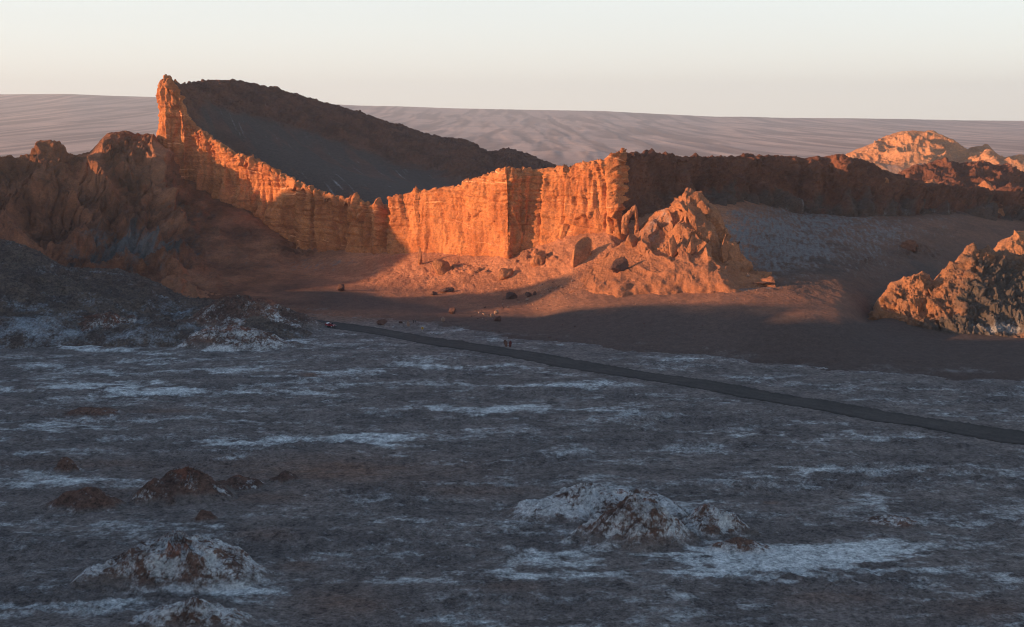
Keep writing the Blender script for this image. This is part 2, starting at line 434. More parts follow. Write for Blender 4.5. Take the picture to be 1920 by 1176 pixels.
th = np.tan(np.radians(np.concatenate([np.linspace(-78, -27, 22), np.linspace(-25.5, 25.5, 1500), np.linspace(27, 78, 22)])))
yy = [70.0]
while yy[-1] < 700: yy.append(yy[-1] + max(0.33, yy[-1] ** 2 / (85 * 1422) * 0.9) if yy[-1] > 190 else yy[-1] + 3)
while yy[-1] < 19500: yy.append(yy[-1] * 1.06)
yy = np.array(yy)
X = yy[:, None] * th[None, :]; Y = np.repeat(yy[:, None], len(th), 1)
Z = floor_full(X, Y)
Z = Z - 22 * sstep(900, 3000, Y)
_fpx, _fpy = proj(np.stack([X, Y, 0 * X], -1))
_foot = np.interp(_fpx, [-120, 560, 740, 870, 1000, 1160, 1400, 1600, 1920, 2060, 2700, 2760], [600, 586, 596, 612, 634, 650, 674, 694, 714, 716, 716, 560])
Z = Z - 2.0 * sstep(-1, 9, _foot - _fpy)
P = np.stack([X, Y, Z], -1)
def floor_salt(X, Y):
    px, py = proj(np.stack([X, Y, 0 * X], -1))
    wv_ = 5 * fbm(X / 20, Y / 20, octaves=3, seed=29)
    n = fbm((X + wv_) / 30, (Y + wv_) / 13, octaves=6, seed=31, gain=0.58) * 0.62 + 0.35 * fbm((X + wv_) / 7, Y / 3.2, octaves=4, seed=37, gain=0.6)
    vein = np.exp(-(perlin((X + wv_) / 8, Y / 4, seed=39) / 0.10) ** 2)
    salt = 0.15 + n * 0.72 + 0.14 * vein + blobs(px, py, SALTSPOTS) * (0.18 + 1.45 * np.clip(n + 0.35, 0, 1.1))
    brown = np.clip(blobs(px, py, BROWNSPOTS) * (0.8 + 0.9 * n), 0, 1)
    pink = blobs(px, py, [(620, 590, 260, 16, 1.0), (520, 580, 120, 12, 0.6)])
    salt = salt - brown * 0.75 - 0.35 * pink - 0.6 * sstep(1.5, 1.0, road_dist(X, Y))
    return salt, brown, pink
salt, brown, pink = floor_salt(X, Y)
floor = make_grid('ground', P, M['floor'], dict(salt=np.clip(salt, -0.5, 1.2), sand=np.clip(brown * 0.9 + pink, 0, 1), smooth=sstep(450, 700, Y) * 0.6))

# road: a sheet laid a few centimetres above the flattened strip
M['road'] = earth('packed_gravel_road', (0.074, 0.061, 0.053), (0.056, 0.047, 0.041), (0.098, 0.081, 0.070), bump=0.5, bsize=0.25, rocky=(0.075, 0.07, 0.066))
k = np.array(ROAD); xs = np.linspace(380, 3200, 1300)
c = smooth1(np.interp(xs, k[:, 0], k[:, 1]), 25); hw = np.interp(xs, k[:, 0], k[:, 2]) * 0.84
rows = []
for j, s in enumerate(np.linspace(-1, 1, 15)):
    e = 1 + 0.16 * fbm(xs / 16, xs * 0 + s * 3, octaves=5, seed=3, gain=0.7) if abs(s) > 0.8 else 1
    r = at(xs, c - s * hw * e, flat_y(c - s * hw * e)); rows.append(r)
RP = np.array(rows)
prof = np.interp(np.abs(np.linspace(-1, 1, 15)), [0, .5, .8, .88, .95, 1], [.10, .09, .07, .30, .16, .0])
RP[..., 2] = floor_full(RP[..., 0], RP[..., 1], False) + prof[:, None] * (1 + 0.4 * fbm(RP[..., 0] / 6, RP[..., 1] / 6, octaves=3, seed=8)) + 0.05
RP[0, :, 2] -= 0.5; RP[-1, :, 2] -= 0.5
make_grid('road', RP, M['road'], dict(salt=np.repeat(np.interp(np.abs(np.linspace(-1, 1, 15)), [0, .8, .92, 1], [-1, -1, -.25, .25])[:, None], RP.shape[1], 1) + 0.5 * fbm(RP[..., 0] / 9, RP[..., 1] / 9, octaves=4, seed=6), sand=np.repeat(np.interp(np.linspace(-1, 1, 15), [-1, -.7, -.5, -.3, -.1, .1, .3, .5, .7, 1], [0, 0, .9, .2, .8, .8, .2, .9, 0, 0])[:, None], RP.shape[1], 1) * np.clip(0.6 + 0.5 * fbm(RP[..., 0] / 20, RP[..., 1] / 20, octaves=3, seed=2), 0, 1)))

# ---------------------------------------------------------------- slopes at the foot of the cliffs
SL = { # x: foot py | r1 py,Y | r2 py,Y | base py,Y
-120:(600,520,720,400,800,312,875),0:(600,510,725,400,810,303,890),40:(599,505,727,395,815,300,900),62:(598,502,728,392,820,284,908),85:(598,500,730,390,820,266,915),110:(597,500,731,390,824,276,920),140:(597,500,732,390,827,290,928),170:(596,500,735,400,830,290,935),188:(596,500,737,400,838,266,945),205:(596,500,738,395,842,250,953),235:(595,500,740,380,850,243,960),262:(594,502,740,375,855,250,962),290:(592,505,740,370,860,248,965),320:(590,505,745,390,865,300,958),345:(590,510,745,410,860,330,960),400:(588,520,745,440,840,368,925),480:(586,530,735,465,820,405,885),560:(586,535,725,500,790,470,840),640:(590,545,705,510,770,474,815),740:(596,562,680,520,735,478,785),800:(602,570,668,525,725,472,768),870:(612,580,650,535,705,480,748),955:(628,590,632,540,690,482,722),1000:(634,588,637,530,690,468,722),1060:(640,580,628,515,682,448,712),1120:(646,578,620,505,678,438,703),1160:(650,577,615,500,678,425,704),1230:(656,576,608,495,688,400,745),1300:(664,578,600,505,676,385,790),1400:(674,580,580,525,650,378,830),1500:(684,588,560,540,625,400,850),1590:(693,596,560,545,628,405,850),1645:(698,602,582,545,665,405,850),1700:(702,606,590,545,680,405,855),1800:(708,620,590,545,720,400,880),1920:(714,630,585,545,730,415,900),2060:(716,635,585,545,735,420,915),2300:(716,630,588,540,745,415,930),2700:(716,625,590,535,760,400,960)}
sx = np.array(sorted(SL)); sk = np.array([SL[x] for x in sx], float)
xs = np.linspace(-120, 2700, 1900)
sv = np.stack([np.interp(xs, sx, sk[:, i]) for i in range(7)], -1)
for i in (0, 1, 2, 3, 4, 6): sv[:, i] = smooth1(sv[:, i], 22)
sv[:, 5] = np.where(xs < 300, smooth1(sv[:, 5], 3), smooth1(sv[:, 5], 12))
r0 = at(xs, sv[:, 0] + 14, flat_y(sv[:, 0] + 14)); r0[:, 2] = -1.2
r0b = at(xs, sv[:, 0], flat_y(sv[:, 0])); r0b[:, 2] = 0.0
r1 = at(xs, sv[:, 1], sv[:, 2]); r2 = at(xs, sv[:, 3], sv[:, 4]); r3 = at(xs, sv[:, 5], sv[:, 6])
r1[:, 2] = np.maximum(r1[:, 2], 0.7); r2[:, 2] = np.maximum(r2[:, 2], 2.2)
r4 = r3.copy(); r4[:, 0] *= 1.03; r4[:, 1] += 30; r4[:, 2] += np.where(xs < 330, -12, 2)
r5 = r4.copy(); r5[:, 1] += 80; r5[:, 2] -= np.where(xs < 330, 50, 30)
P, T = loft([r0, r0b, r1, r2, r3, r4, r5], [8, 60, 130, 190, 24, 8])
px, py = proj(P); T2 = T[:, None] + 0 * px
slope_plain = P.copy()
N = normals(P); N *= np.sign(N[..., 2:3] + 1e-6)
X, Y, Z = P[..., 0], P[..., 1], P[..., 2]
hillw = sstep(430, 300, px) * sstep(1.3, 2.2, T2)                 # the gullied hills on the left
lowhill = sstep(560, 300, px) * sstep(1.0, 1.6, T2)
g1 = ridged(X / 46 + 0.25 * Y / 60, Y / 60 - Z / 60, octaves=6, seed=51, gain=0.52)
g2 = ridged(X / 17, Y / 26 - Z / 30, octaves=5, seed=57, gain=0.55)
taper = 1 - 0.75 * sstep(3.55, 4.0, T2)
g3 = facet(X / 6, Y / 7, Z / 5, 41, 1.0)
gw = 9 * fbm(X / 40, Y / 40, octaves=3, seed=53)
cre = np.exp(-(perlin((X + gw) / 16, (Y - Z) / 45, seed=54) / 0.06) ** 2) + 0.6 * np.exp(-(perlin((X + gw) / 7, (Y - Z) / 22, seed=55) / 0.08) ** 2)
disp = hillw * ((g1 - 0.42) * 22 * taper + (g2 - 0.4) * 3.6 * taper + g3 * 0.3 - cre * 2.4 * taper) + lowhill * (1 - hillw) * (g2 - 0.4) * 5
# erosion ribs and loose ground under the walls
rib = fbm(X / 9 + Z / 14, Y / 26, octaves=4, seed=61)
rocky_t = sstep(2.0, 3.2, T2) * sstep(1750, 1450, px) * (1 - hillw)
disp = disp + rib * (0.2 + 0.45 * rocky_t) * sstep(1.2, 2.2, T2) * (1 - 0.5 * hillw)
disp = disp + fbm(X / 3.2, Y / 3.2, Z / 3.2, octaves=4, seed=65, gain=0.6) * (0.05 + 0.2 * rocky_t + 0.4 * hillw * taper)
duneness = sstep(0.9, 1.1, T2) * sstep(560, 1000, px) * (1 - rocky_t)
disp = disp + duneness * 0.6 * fbm(X / 60, Y / 40, octaves=2, seed=69)
disp = disp + duneness * 0.05 * np.sin((Y * 0.9 + X * 0.35) * 2.2 + 2.5 * fbm(X / 12, Y / 12, octaves=2, seed=71))
# rocky patches breaking through the talus
pt = blobs(px, py, [(1010, 482, 40, 14, 1), (880, 505, 55, 12, .5), (560, 470, 60, 20, .6), (330, 400, 60, 50, .8), (1360, 510, 30, 22, .8), (1250, 520, 60, 18, .7), (1720, 470, 40, 14, .9), (1620, 490, 16, 8, .6)])
disp = disp + pt * ((ridged(X / 9, Y / 12, Z / 9, octaves=4, seed=73) - 0.35) * 3.0 + np.maximum(facet(X / 4, Y / 5, Z / 4, 45, 1.2), -0.2) * 2.2)
P = P + N * disp[..., None]
ft_ = np.exp(-((T2 - 1.0) / 0.28) ** 2)
P[..., 2] += ft_ * 0.55 * fbm(X / 14, Y / 9, octaves=5, seed=75, gain=0.6)
# hollow between the dune crest and the crumbly hill
P[..., 2] -= 4.0 * blobs(px, py, [(1628, 583, 30, 18, 1.0)])
nn = fbm(X / 20, Y / 30, Z / 20, octaves=5, seed=77)
streak = fbm((X * 0.8 - Z) / 1.7, (Y + X * 0.5) / 14, octaves=5, seed=79, gain=0.6)
salt = -0.25 + 0.32 * nn + 0.5 * hillw * (cre - 0.25) * sstep(-0.2, 0.5, nn) + blobs(px, py, [(1450, 420, 190, 50, .75), (1420, 475, 100, 60, .65), (1620, 445, 200, 50, .65), (1540, 500, 180, 35, .45), (1700, 400, 140, 25, .3), (560, 505, 110, 18, .6), (470, 480, 70, 22, .4), (360, 400, 50, 35, .8), (250, 455, 90, 18, .8), (340, 300, 30, 30, .7), (300, 470, 120, 30, .5), (180, 420, 60, 30, .4), (460, 440, 60, 14, .5),
  (640, 495, 90, 16, .4), (200, 480, 160, 40, .25), (130, 290, 30, 12, .4), (90, 330, 60, 40, .1), (880, 490, 60, 10, .35), (1250, 440, 60, 40, .5), (1450, 540, 60, 4, .5), (930, 520, 120, 30, .15), (1370, 530, 50, 20, .4), (560, 575, 200, 8, .3)]) * (0.95 + 0.45 * streak) * 0.85 + 0.12 * streak
sandm = np.clip(sstep(650, 900, px) * sstep(3.4, 2.2, T2 + 0.5 * nn) + sstep(400, 640, px) * sstep(2.9, 2.3, T2) * 0.95 + sstep(1330, 1480, px) * (0.85 - 0.2 * sstep(3.3, 3.8, T2)), 0, 1)
red = blobs(px, py, [(1250, 470, 90, 60, .8), (960, 500, 160, 35, .5), (620, 592, 200, 14, .5), (1330, 480, 40, 60, .6), (820, 510, 120, 40, .6)])
sandm = np.clip(sandm - red * 0.85 - 0.42 * sstep(1.80, 2.15, T2 + 0.15 * nn) * sstep(3.3, 2.7, T2) * sstep(1660, 1560, px), 0, 1)  # sunlit band above the shadow edge painted lighter and redder with less sand
salt = salt + hillw * sstep(3.1, 1.9, T2) * (0.30 + 0.75 * fbm((X - Z) / 9, Y / 22, octaves=5, seed=80, gain=0.6))
salt = salt + sstep(1.5, 0.9, T2) * (0.42 + 0.7 * fbm(X / 22, Y / 9, octaves=5, seed=76))
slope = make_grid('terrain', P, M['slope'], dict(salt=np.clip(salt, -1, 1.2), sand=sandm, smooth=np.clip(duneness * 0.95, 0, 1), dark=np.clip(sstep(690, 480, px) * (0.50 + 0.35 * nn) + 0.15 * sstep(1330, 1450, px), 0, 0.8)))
SLOPE_P, SLOPE_PX, SLOPE_PY = P, px, py

def on_slope(x, y):
    """point of the built slope surface seen at photo pixel (x, y), and the local metres per pixel"""
    j = int(round((x + 120) / 2820 * 1899)); j = min(max(j, 0), 1899)
    a, b = proj(SLOPE_P[:, j])
    i = int(np.argmin(np.abs(b[:420] - y)))
    return SLOPE_P[i, j]

# ---------------------------------------------------------------- the cliff
CL = [ # base px,py,Y | rim px,py,Y
(312,300,1035,330,156,1020),(300,292,1000,312,152,992),(297,288,972,301,162,966),(299,292,952,304,152,953),(308,297,945,309,144,950),(318,302,942,316,147,948),(335,325,943,333,178,949),(346,345,940,345,206,946),
(350,347,944,352,226,950),(366,352,937,370,242,946),(400,368,924,400,264,932),(440,388,906,440,288,913),(480,405,888,480,301,895),(520,438,865,520,323,872),(560,470,842,560,344,849),(620,473,822,620,367,829),
(690,476,802,690,382,809),(728,478,793,728,387,799),(737,478,787,736,373,793),(760,476,781,762,363,787),(800,472,768,800,357,774),(835,474,757,850,350,763),(880,480,744,880,338,750),(920,482,731,920,325,738),(950,484,720,948,314,726),(956,484,720,956,317,727),
(963,482,722.5,964,319,729),(985,474,726,985,319,732),(1000,466,724,1000,320,731),(1030,456,720,1040,315,726),(1060,448,714,1070,313,721),(1105,442,706,1105,305,713),(1150,432,699,1130,300,708),(1162,424,698,1160,290,708),
(1180,412,718,1178,290,730),(1200,405,732,1210,287,750),(1230,400,750,1240,289,772),(1265,392,770,1262,291,790),(1300,383,793,1320,295,815),(1400,376,832,1360,293,840),(1440,385,842,1400,291,862),(1500,398,852,1470,295,878),(1550,404,853,1540,296,882),(1590,405,852,1580,289,880),
(1620,405,853,1612,300,884),(1660,405,856,1648,316,890),(1690,404,860,1690,328,898),(1720,402,864,1720,338,900),(1760,400,872,1760,346,905),(1800,400,880,1800,350,910),(1860,406,890,1860,356,915),(1920,415,898,1920,352,925),(2040,420,915,2040,356,940),(2300,415,930,2300,345,955),(2700,400,960,2700,330,985)]
cl = np.array(CL, float)
base = at(cl[:, 0], cl[:, 1], cl[:, 2]); rim = at(cl[:, 3], cl[:, 4], cl[:, 5])
seg = np.linalg.norm(np.diff(base[:, :2], axis=0), axis=1); s0 = np.concatenate([[0], np.cumsum(seg)])
NS = 1700
ss = np.linspace(0, s0[-1], NS)
def along(A, k):
    return smooth1(np.stack([np.interp(ss, s0, A[:, i]) for i in range(3)], -1), k)
base = along(base, 3); rim = along(rim, 3)
nb = np.gradient(base[:, :2], axis=0); nb = np.stack([nb[:, 1], -nb[:, 0]], -1); nb /= np.linalg.norm(nb, axis=1, keepdims=True) + 1e-9   # outwards, to the viewer
nb = smooth1(nb, 25); nb /= np.linalg.norm(nb, axis=1, keepdims=True)
bot = base.copy(); bot[:, :2] += nb * 2.5; bot[:, 2] -= 9
mid = base * 0.55 + rim * 0.45
rightw = sstep(1180, 1330, proj(base)[0])
mid[:, :2] -= nb * (1.2 - 0.5 * rightw)[:, None]
tb = rim.copy(); tb[:, :2] -= nb * 1.0; tb[:, 1] += 3; tb[:, 2] -= 0.2
tc = rim.copy(); tc[:, :2] -= nb * 1.0; tc[:, 1] += 14; tc[:, 2] -= 6
td = rim.copy(); td[:, 1] += 34; td[:, 2] -= 30
P, T = loft([bot, base, mid, rim, tb, tc, td], [14, 90, 90, 14, 12, 6])
N = normals(P)
if (N[60, :, :2] * nb).sum() < 0: N = -N
N2 = N.copy()
X, Y, Z = P[..., 0], P[..., 1], P[..., 2]
T2 = T[:, None] + 0 * X; S = ss[None, :] + 0 * X
px, py = proj(P)
wall = sstep(0.6, 1.1, T2) * sstep(3.6, 3.1, T2)
rw = rightw[None, :] + 0 * X
mainw = sstep(345, 380, px) * sstep(745, 730, px)
smoothface = sstep(740, 750, px) * sstep(955, 950, px) + 0.85 * sstep(985, 1005, px) * sstep(1152, 1138, px)
sw = 2.5 * fbm(X / 14, Y / 14, Z / 30, octaves=3, seed=79)
fl = ridged((S + sw) / 19, Z / 160, octaves=2, seed=81)           # buttresses
fl2 = ridged((S + sw) / 6.5, Z / 50, octaves=3, seed=85)
cr1 = np.exp(-(perlin((S + sw) / 9, Z / 60, seed=82) / 0.07) ** 2)   # clefts
cr2 = np.exp(-(perlin((S + sw) / 3.6, Z / 22, seed=83) / 0.10) ** 2)
d = wall * ((fl - 0.5) * (1.6 + 5.0 * mainw - 0.6 * smoothface + 3.0 * rw) + (fl2 - 0.45) * (1.1 - 0.5 * smoothface + 0.8 * rw))
d = d - wall * (cr1 * (1.5 + 1.6 * mainw - 0.7 * smoothface) + cr2 * (0.5 - 0.2 * smoothface))
warpz = 3.0 * fbm(X / 50, Y / 50, octaves=3, seed=87)
zs = Z + warpz + 0.06 * X
st = perlin(S / 60, zs / 1.5, seed=89) + 0.7 * perlin(S / 40, zs / 0.7, seed=90)
led = np.abs(perlin(S / 90, zs / 4.2, seed=88)) * 2.4
d = d + wall * (st * 0.32 + led * (0.5 + 0.3 * mainw) - 0.4)
fa = facet((S + sw * 0.6) / 7.0, d * 0 + 0.5, Z / 34.0, 5, 1.15); fb = facet(X / 1.9, Y / 1.9, Z / 2.8, 9, 1.0)
d = d + wall * (fa * (2.3 - 1.2 * smoothface + 0.4 * rw) + fb * (0.30 - 0.12 * smoothface + 0.2 * rw))
d = d + (wall * 0.6 + 0.4) * fbm(X / 6, Y / 6, Z / 7, octaves=6, seed=91, gain=0.58) * (0.65 + 1.4 * rw)
top = sstep(2.2, 2.9, T2 + 0.35 * perlin(S / 12, S * 0, seed=96)) * sstep(6, 4, T2)
fc = facet(X / 3.2, Y / 3.2, Z / 2.4, 13, 1.1)
d = d + top * (fc * 1.15 + 0.3) * (1 - 0.35 * np.minimum(smoothface, 1)) * (1 - 0.8 * rw)
d = d + rw * (ridged(X / 24, Y / 24, Z / 44, octaves=5, seed=93) - 0.4) * 12 * sstep(0.9, 1.5, T2) * (1 - 0.6 * sstep(2.8, 3.1, T2))
d = d + rw * sstep(1.75, 1.0, T2) * (3.0 + 7 * fbm(S / 16, Z / 40, octaves=4, seed=94))
butt = blobs(px, py, [(1164, 350, 16, 80, 1.0)])
d = d + butt * facet(X / 3, Y / 3, Z / 5, 17, 1.2) * 2.6
corner = blobs(px, py, [(956, 400, 9, 120, 1.0)])
d = d + corner * (facet(X / 2.4, Y / 2.4, Z / 6, 21, 1.0) * 1.5 - 0.5)
d = d - 2.4 * wall * blobs(px, py, [(462, 360, 3, 60, 1), (522, 380, 4, 70, 1.2), (545, 395, 3, 50, 1), (600, 420, 3, 50, .8), (640, 420, 4, 60, 1), (688, 430, 3, 50, .9), (800, 420, 2, 60, .2), (1012, 400, 3, 60, .8), (1046, 400, 3, 50, .5), (1100, 390, 3, 60, .6), (1132, 390, 3, 60, 1)])
d = d * (1 - 0.65 * rw * sstep(2.5, 3.0, T2) * sstep(5.5, 4.5, T2))
P = P + N * d[..., None]
P[..., 2] += sstep(2.7, 3.0, T2) * sstep(5.2, 4.2, T2) * (fbm(S / 7, T2 * 0.6, octaves=5, seed=97, gain=0.6) * 0.9 + facet(S / 4.5, T2 * 0.4, S * 0 + .5, 25, 1.0) * 0.6 * (1 - 0.7 * rw))
redtop = 0
salt = -0.7 + 0.5 * fbm(X / 15, Y / 15, Z / 15, octaves=4, seed=99) + 0.3 * rw * sstep(1.6, 1.0, T2)
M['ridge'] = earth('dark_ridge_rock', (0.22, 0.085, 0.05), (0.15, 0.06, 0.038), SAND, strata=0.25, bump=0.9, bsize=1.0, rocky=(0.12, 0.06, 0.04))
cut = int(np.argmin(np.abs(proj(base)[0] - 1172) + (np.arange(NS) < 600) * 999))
A = dict(salt=salt + rw * sstep(2.6, 1.1, T2) * (0.40 + 0.55 * fbm(S / 5, Z / 45, octaves=5, seed=92)), sand=np.clip(sstep(4.2, 5, T2) * 0.8 + rw * sstep(1.9, 0.9, T2 + 0.9 * fbm(S / 9, Z / 12, octaves=5, seed=98)), 0, 1), smooth=0 * X)
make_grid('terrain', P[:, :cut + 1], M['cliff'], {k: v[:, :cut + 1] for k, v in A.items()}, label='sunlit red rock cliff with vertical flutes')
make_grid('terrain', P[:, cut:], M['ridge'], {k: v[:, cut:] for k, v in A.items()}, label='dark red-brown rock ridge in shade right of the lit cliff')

# ---------------------------------------------------------------- tilted sand slope and crest behind the cliff
BK = { # x: rim py,Y | mid py,Y | skyline py,Y
306:(156,962,154,974,152,985),316:(150,964,149,982,148,996),330:(178,975,160,998,155,1015),345:(212,985,166,1015,157,1035),360:(236,995,185,1030,154,1060),378:(250,995,192,1036,151,1078),400:(268,990,200,1042,149,1095),425:(281,985,208,1046,152,1102),440:(291,980,213,1048,151,1108),480:(304,965,230,1050,159,1122),520:(326,945,248,1046,167,1132),560:(347,925,265,1040,179,1142),600:(362,905,280,1030,191,1147),640:(373,890,295,1020,202,1152),680:(382,875,308,1012,214,1152),735:(392,860,325,1002,233,1152),
800:(397,855,345,985,254,1142),830:(398,855,347,975,261,1137),868:(400,860,350,970,263,1132),890:(402,865,352,968,274,1128),910:(405,868,355,970,284,1122),928:(406,870,357,972,286,1119),945:(407,872,360,975,279,1117),965:(408,875,362,978,282,1114),1000:(412,880,368,980,296,1107),1040:(415,885,372,982,314,1102),1080:(420,890,380,985,335,1092),1140:(420,895,400,985,380,1087)}
sx = np.array(sorted(BK)); sk = np.array([BK[x] for x in sx], float)
xs = np.linspace(306, 1140, 900)
sv = np.stack([np.interp(xs, sx, sk[:, i]) for i in range(6)], -1)
for i in (0, 1, 2, 3, 5): sv[:, i] = smooth1(sv[:, i], 6)
sv[:, 4] = smooth1(sv[:, 4], 3)
r1 = at(xs, sv[:, 0], sv[:, 1]); r2 = at(xs, sv[:, 2], sv[:, 3]); r3 = at(xs, sv[:, 4], sv[:, 5])
r0 = r1.copy(); r0[:, 2] -= np.interp(xs, [306, 345, 420], [3, 8, 22]); r0[:, 1] -= np.interp(xs, [306, 345, 420], [0, 10, 40])
r4 = r3.copy(); r4[:, 1] += 25; r4[:, 2] -= 5
r5 = r3.copy(); r5[:, 1] += 160; r5[:, 2] -= 70
P, T = loft([r0, r1, r2, r3, r4, r5], [4, 90, 110, 16, 10])
X, Y, Z = P[..., 0], P[..., 1], P[..., 2]; T2 = T[:, None] + 0 * X
px, py = proj(P)
N = normals(P); N *= np.sign(N[..., 2:3] + 1e-6)
border = np.interp(px, [306, 380, 500, 620, 740, 860, 1140], [300, 186, 222, 262, 302, 336, 430]) + 16 * fbm(X / 30, Y / 30, octaves=5, seed=101)
rock = sstep(12, -10, py - border)
rimrock = sstep(1.16, 1.04, T2)
rock = np.clip(rock + rimrock * sstep(560, 430, px) * 0.8 + sstep(390, 360, px), 0, 1)
d = rock * ((ridged(X / 20, Y / 34, Z / 16, octaves=5, seed=103, gain=0.55) - 0.4) * 4.6 * (1 - 0.4 * sstep(2.6, 3.0, T2)) + facet(X / 5, Y / 7, Z / 3, 31, 1.0) * 0.7 + fbm(X / 4, Y / 6, Z / 3, octaves=4, seed=105, gain=0.6) * 1.1) * sstep(1.05, 1.5, T2)
d = d + 0.15 * fbm(X / 10, Y / 10, octaves=4, seed=107)
P = P + N * d[..., None]
run = fbm(X / 3.2 + Y / 9, Y / 55, octaves=4, seed=109)
salt = -0.3 + (0.6 * run + 0.18 + 0.2 * fbm(X / 40, Y / 60, octaves=3, seed=110)) * (1 - rock)
make_grid('hill', P, M['back'], dict(salt=salt, sand=np.clip((1 - rock) * (0.95 - 0.5 * sstep(0.05, 0.5, fbm(X / 22 + Y / 50, Y / 90, octaves=4, seed=111))), 0, 1), smooth=(1 - rock) * 0.5), label='tilted grey sand slope rising to a dark rocky crest behind the lit cliff')

# ---------------------------------------------------------------- generic ridge: crest and foot polylines
def ridge(name, crest, foot, mat, disp, attrs=None, nu=400, nv=120, label=None, back=40.0, backdrop=0.9, belly=0.0, kind='structure', sm=2, sink=1.5):
    cr = np.array(crest, float); ft = np.array(foot, float)
    xs = np.linspace(cr[0, 0], cr[-1, 0], nu)
    c = at(xs, smooth1(np.interp(xs, cr[:, 0], cr[:, 1]), sm), smooth1(np.interp(xs, cr[:, 0], cr[:, 2]), 12))
    fx = np.interp(xs, cr[[0, -1], 0], ft[[0, -1], 0])
    f = at(fx, smooth1(np.interp(fx, ft[:, 0], ft[:, 1]), 8), smooth1(np.interp(fx, ft[:, 0], ft[:, 2]), 8))
    m = (c + f) / 2; m[:, 2] += belly * (c[:, 2] - f[:, 2])
    f0 = f.copy(); f0[:, 1] -= 4; f0[:, 2] -= 2 + sink
    b = c.copy(); b[:, 1] += back * 0.25; b[:, 2] -= (c[:, 2] - f[:, 2]) * backdrop * 0.2
    b2 = c.copy(); b2[:, 1] += back; b2[:, 2] -= (c[:, 2] - f[:, 2]) * backdrop + sink + 2
    P, T = loft([f0, f, m, c, b, b2], [4, nv // 2, nv // 2, nv // 8, nv // 8])
    px, py = proj(P); N = normals(P); N *= np.sign(N[..., 2:3] + 1e-6)
    T2 = T[:, None] + 0 * px
    d = disp(P[..., 0], P[..., 1], P[..., 2], T2, px, py)
    P = P + N * d[..., None]
    A = attrs(P[..., 0], P[..., 1], P[..., 2], T2, px, py) if attrs else dict(salt=-0.8 + 0 * px)
    return make_grid(name, P, mat, A, label=label, kind=kind)

# promontory with fins in front of the ridge
def d_spur(X, Y, Z, T, px, py):
    e = sstep(0.9, 1.4, T) * sstep(5, 3.2, T)
    wx = 6 * fbm(X / 20, Y / 20, Z / 20, octaves=3, seed=117); wz = 5 * fbm(X / 17, Y / 17, Z / 17, octaves=3, seed=119)
    a = ridged((X + wx) / 19 + (Z + wz) / 34, Y / 30, octaves=3, seed=121, gain=0.45)
    b = ridged((X + wx) / 8, Y / 12, (Z + wz) / 15, octaves=4, seed=123, gain=0.5)
    up = sstep(1.5, 2.5, T + 0.5 * fbm(X / 12, Y / 12, Z / 12, octaves=2, seed=118))
    big = facet((X + Z * 0.45) / 11, Y / 13, Z / 24, 51, 1.2)
    cg = sstep(1185, 1262, px + 14 * perlin(X / 9, Z / 9, seed=116)) * sstep(1.35, 1.9, T)
    return e * ((a - 0.4) * 6 * (0.35 + 0.65 * cg) * (1 - 0.6 * sstep(2.6, 3, T)) + (b - 0.4) * 1.3 * up * cg + big * 3.6 * (0.12 + 0.88 * up) * (0.22 + 0.78 * cg) + facet(X / 4, Y / 5, Z / 7, 53, 1.1) * 0.7 * up * cg) - sstep(1.75, 1.0, T) * (1.6 + 4.5 * fbm(X / 14, Y / 14, octaves=3, seed=126)) + 0.22 * fbm(X / 1.8, Y / 1.8, Z / 1.8, octaves=4, seed=125)
def a_spur(X, Y, Z, T, px, py):
    n = fbm(X / 10, Y / 10, Z / 10, octaves=4, seed=127)
    s = -0.35 + 0.4 * n + blobs(px, py, [(1250, 405, 30, 16, .6), (1235, 445, 30, 30, .5), (1320, 470, 30, 20, .45), (1160, 470, 40, 25, .5), (1300, 510, 50, 20, .4), (1200, 430, 25, 14, .5)])
    return dict(salt=s, sand=sstep(1.4, 1.0, T + 0.5 * n) * 0.5, smooth=sstep(1.8, 1.3, T) * 0.5, plain=np.clip(sstep(2.2, 1.4, T + 0.7 * n) + sstep(1260, 1200, px) * 0.7, 0, 1))
M['spur'] = earth('promontory_rock', (0.50, 0.205, 0.095), (0.34, 0.14, 0.07), SAND, strata=0.0, plain=(0.34, 0.138, 0.07), bump=0.9, bsize=0.8, rocky=(0.22, 0.11, 0.07))
ridge('terrain', [(1075,530,680),(1100,508,684),(1125,486,688),(1150,466,690),(1175,450,692),(1200,430,694),(1222,412,694),(1240,402,695),(1256,396,695),(1268,390,696),(1275,364,697),(1284,355,697),(1294,358,697),(1304,372,696),(1312,382,694),(1322,395,692),(1332,400,690),(1336,420,688),(1342,440,686),(1352,452,684),(1366,462,682),(1380,482,678),(1394,498,674),(1412,512,668),(1440,526,660)],
      [(1040,566,655),(1140,552,640),(1200,549,634),(1290,547,626),(1350,542,620),(1400,536,622),(1450,533,632)], M['spur'], d_spur, a_spur, nu=620, nv=240, back=36, backdrop=0.75, belly=0.02, sm=1, label='rocky promontory of lit fins running out from the dark ridge')

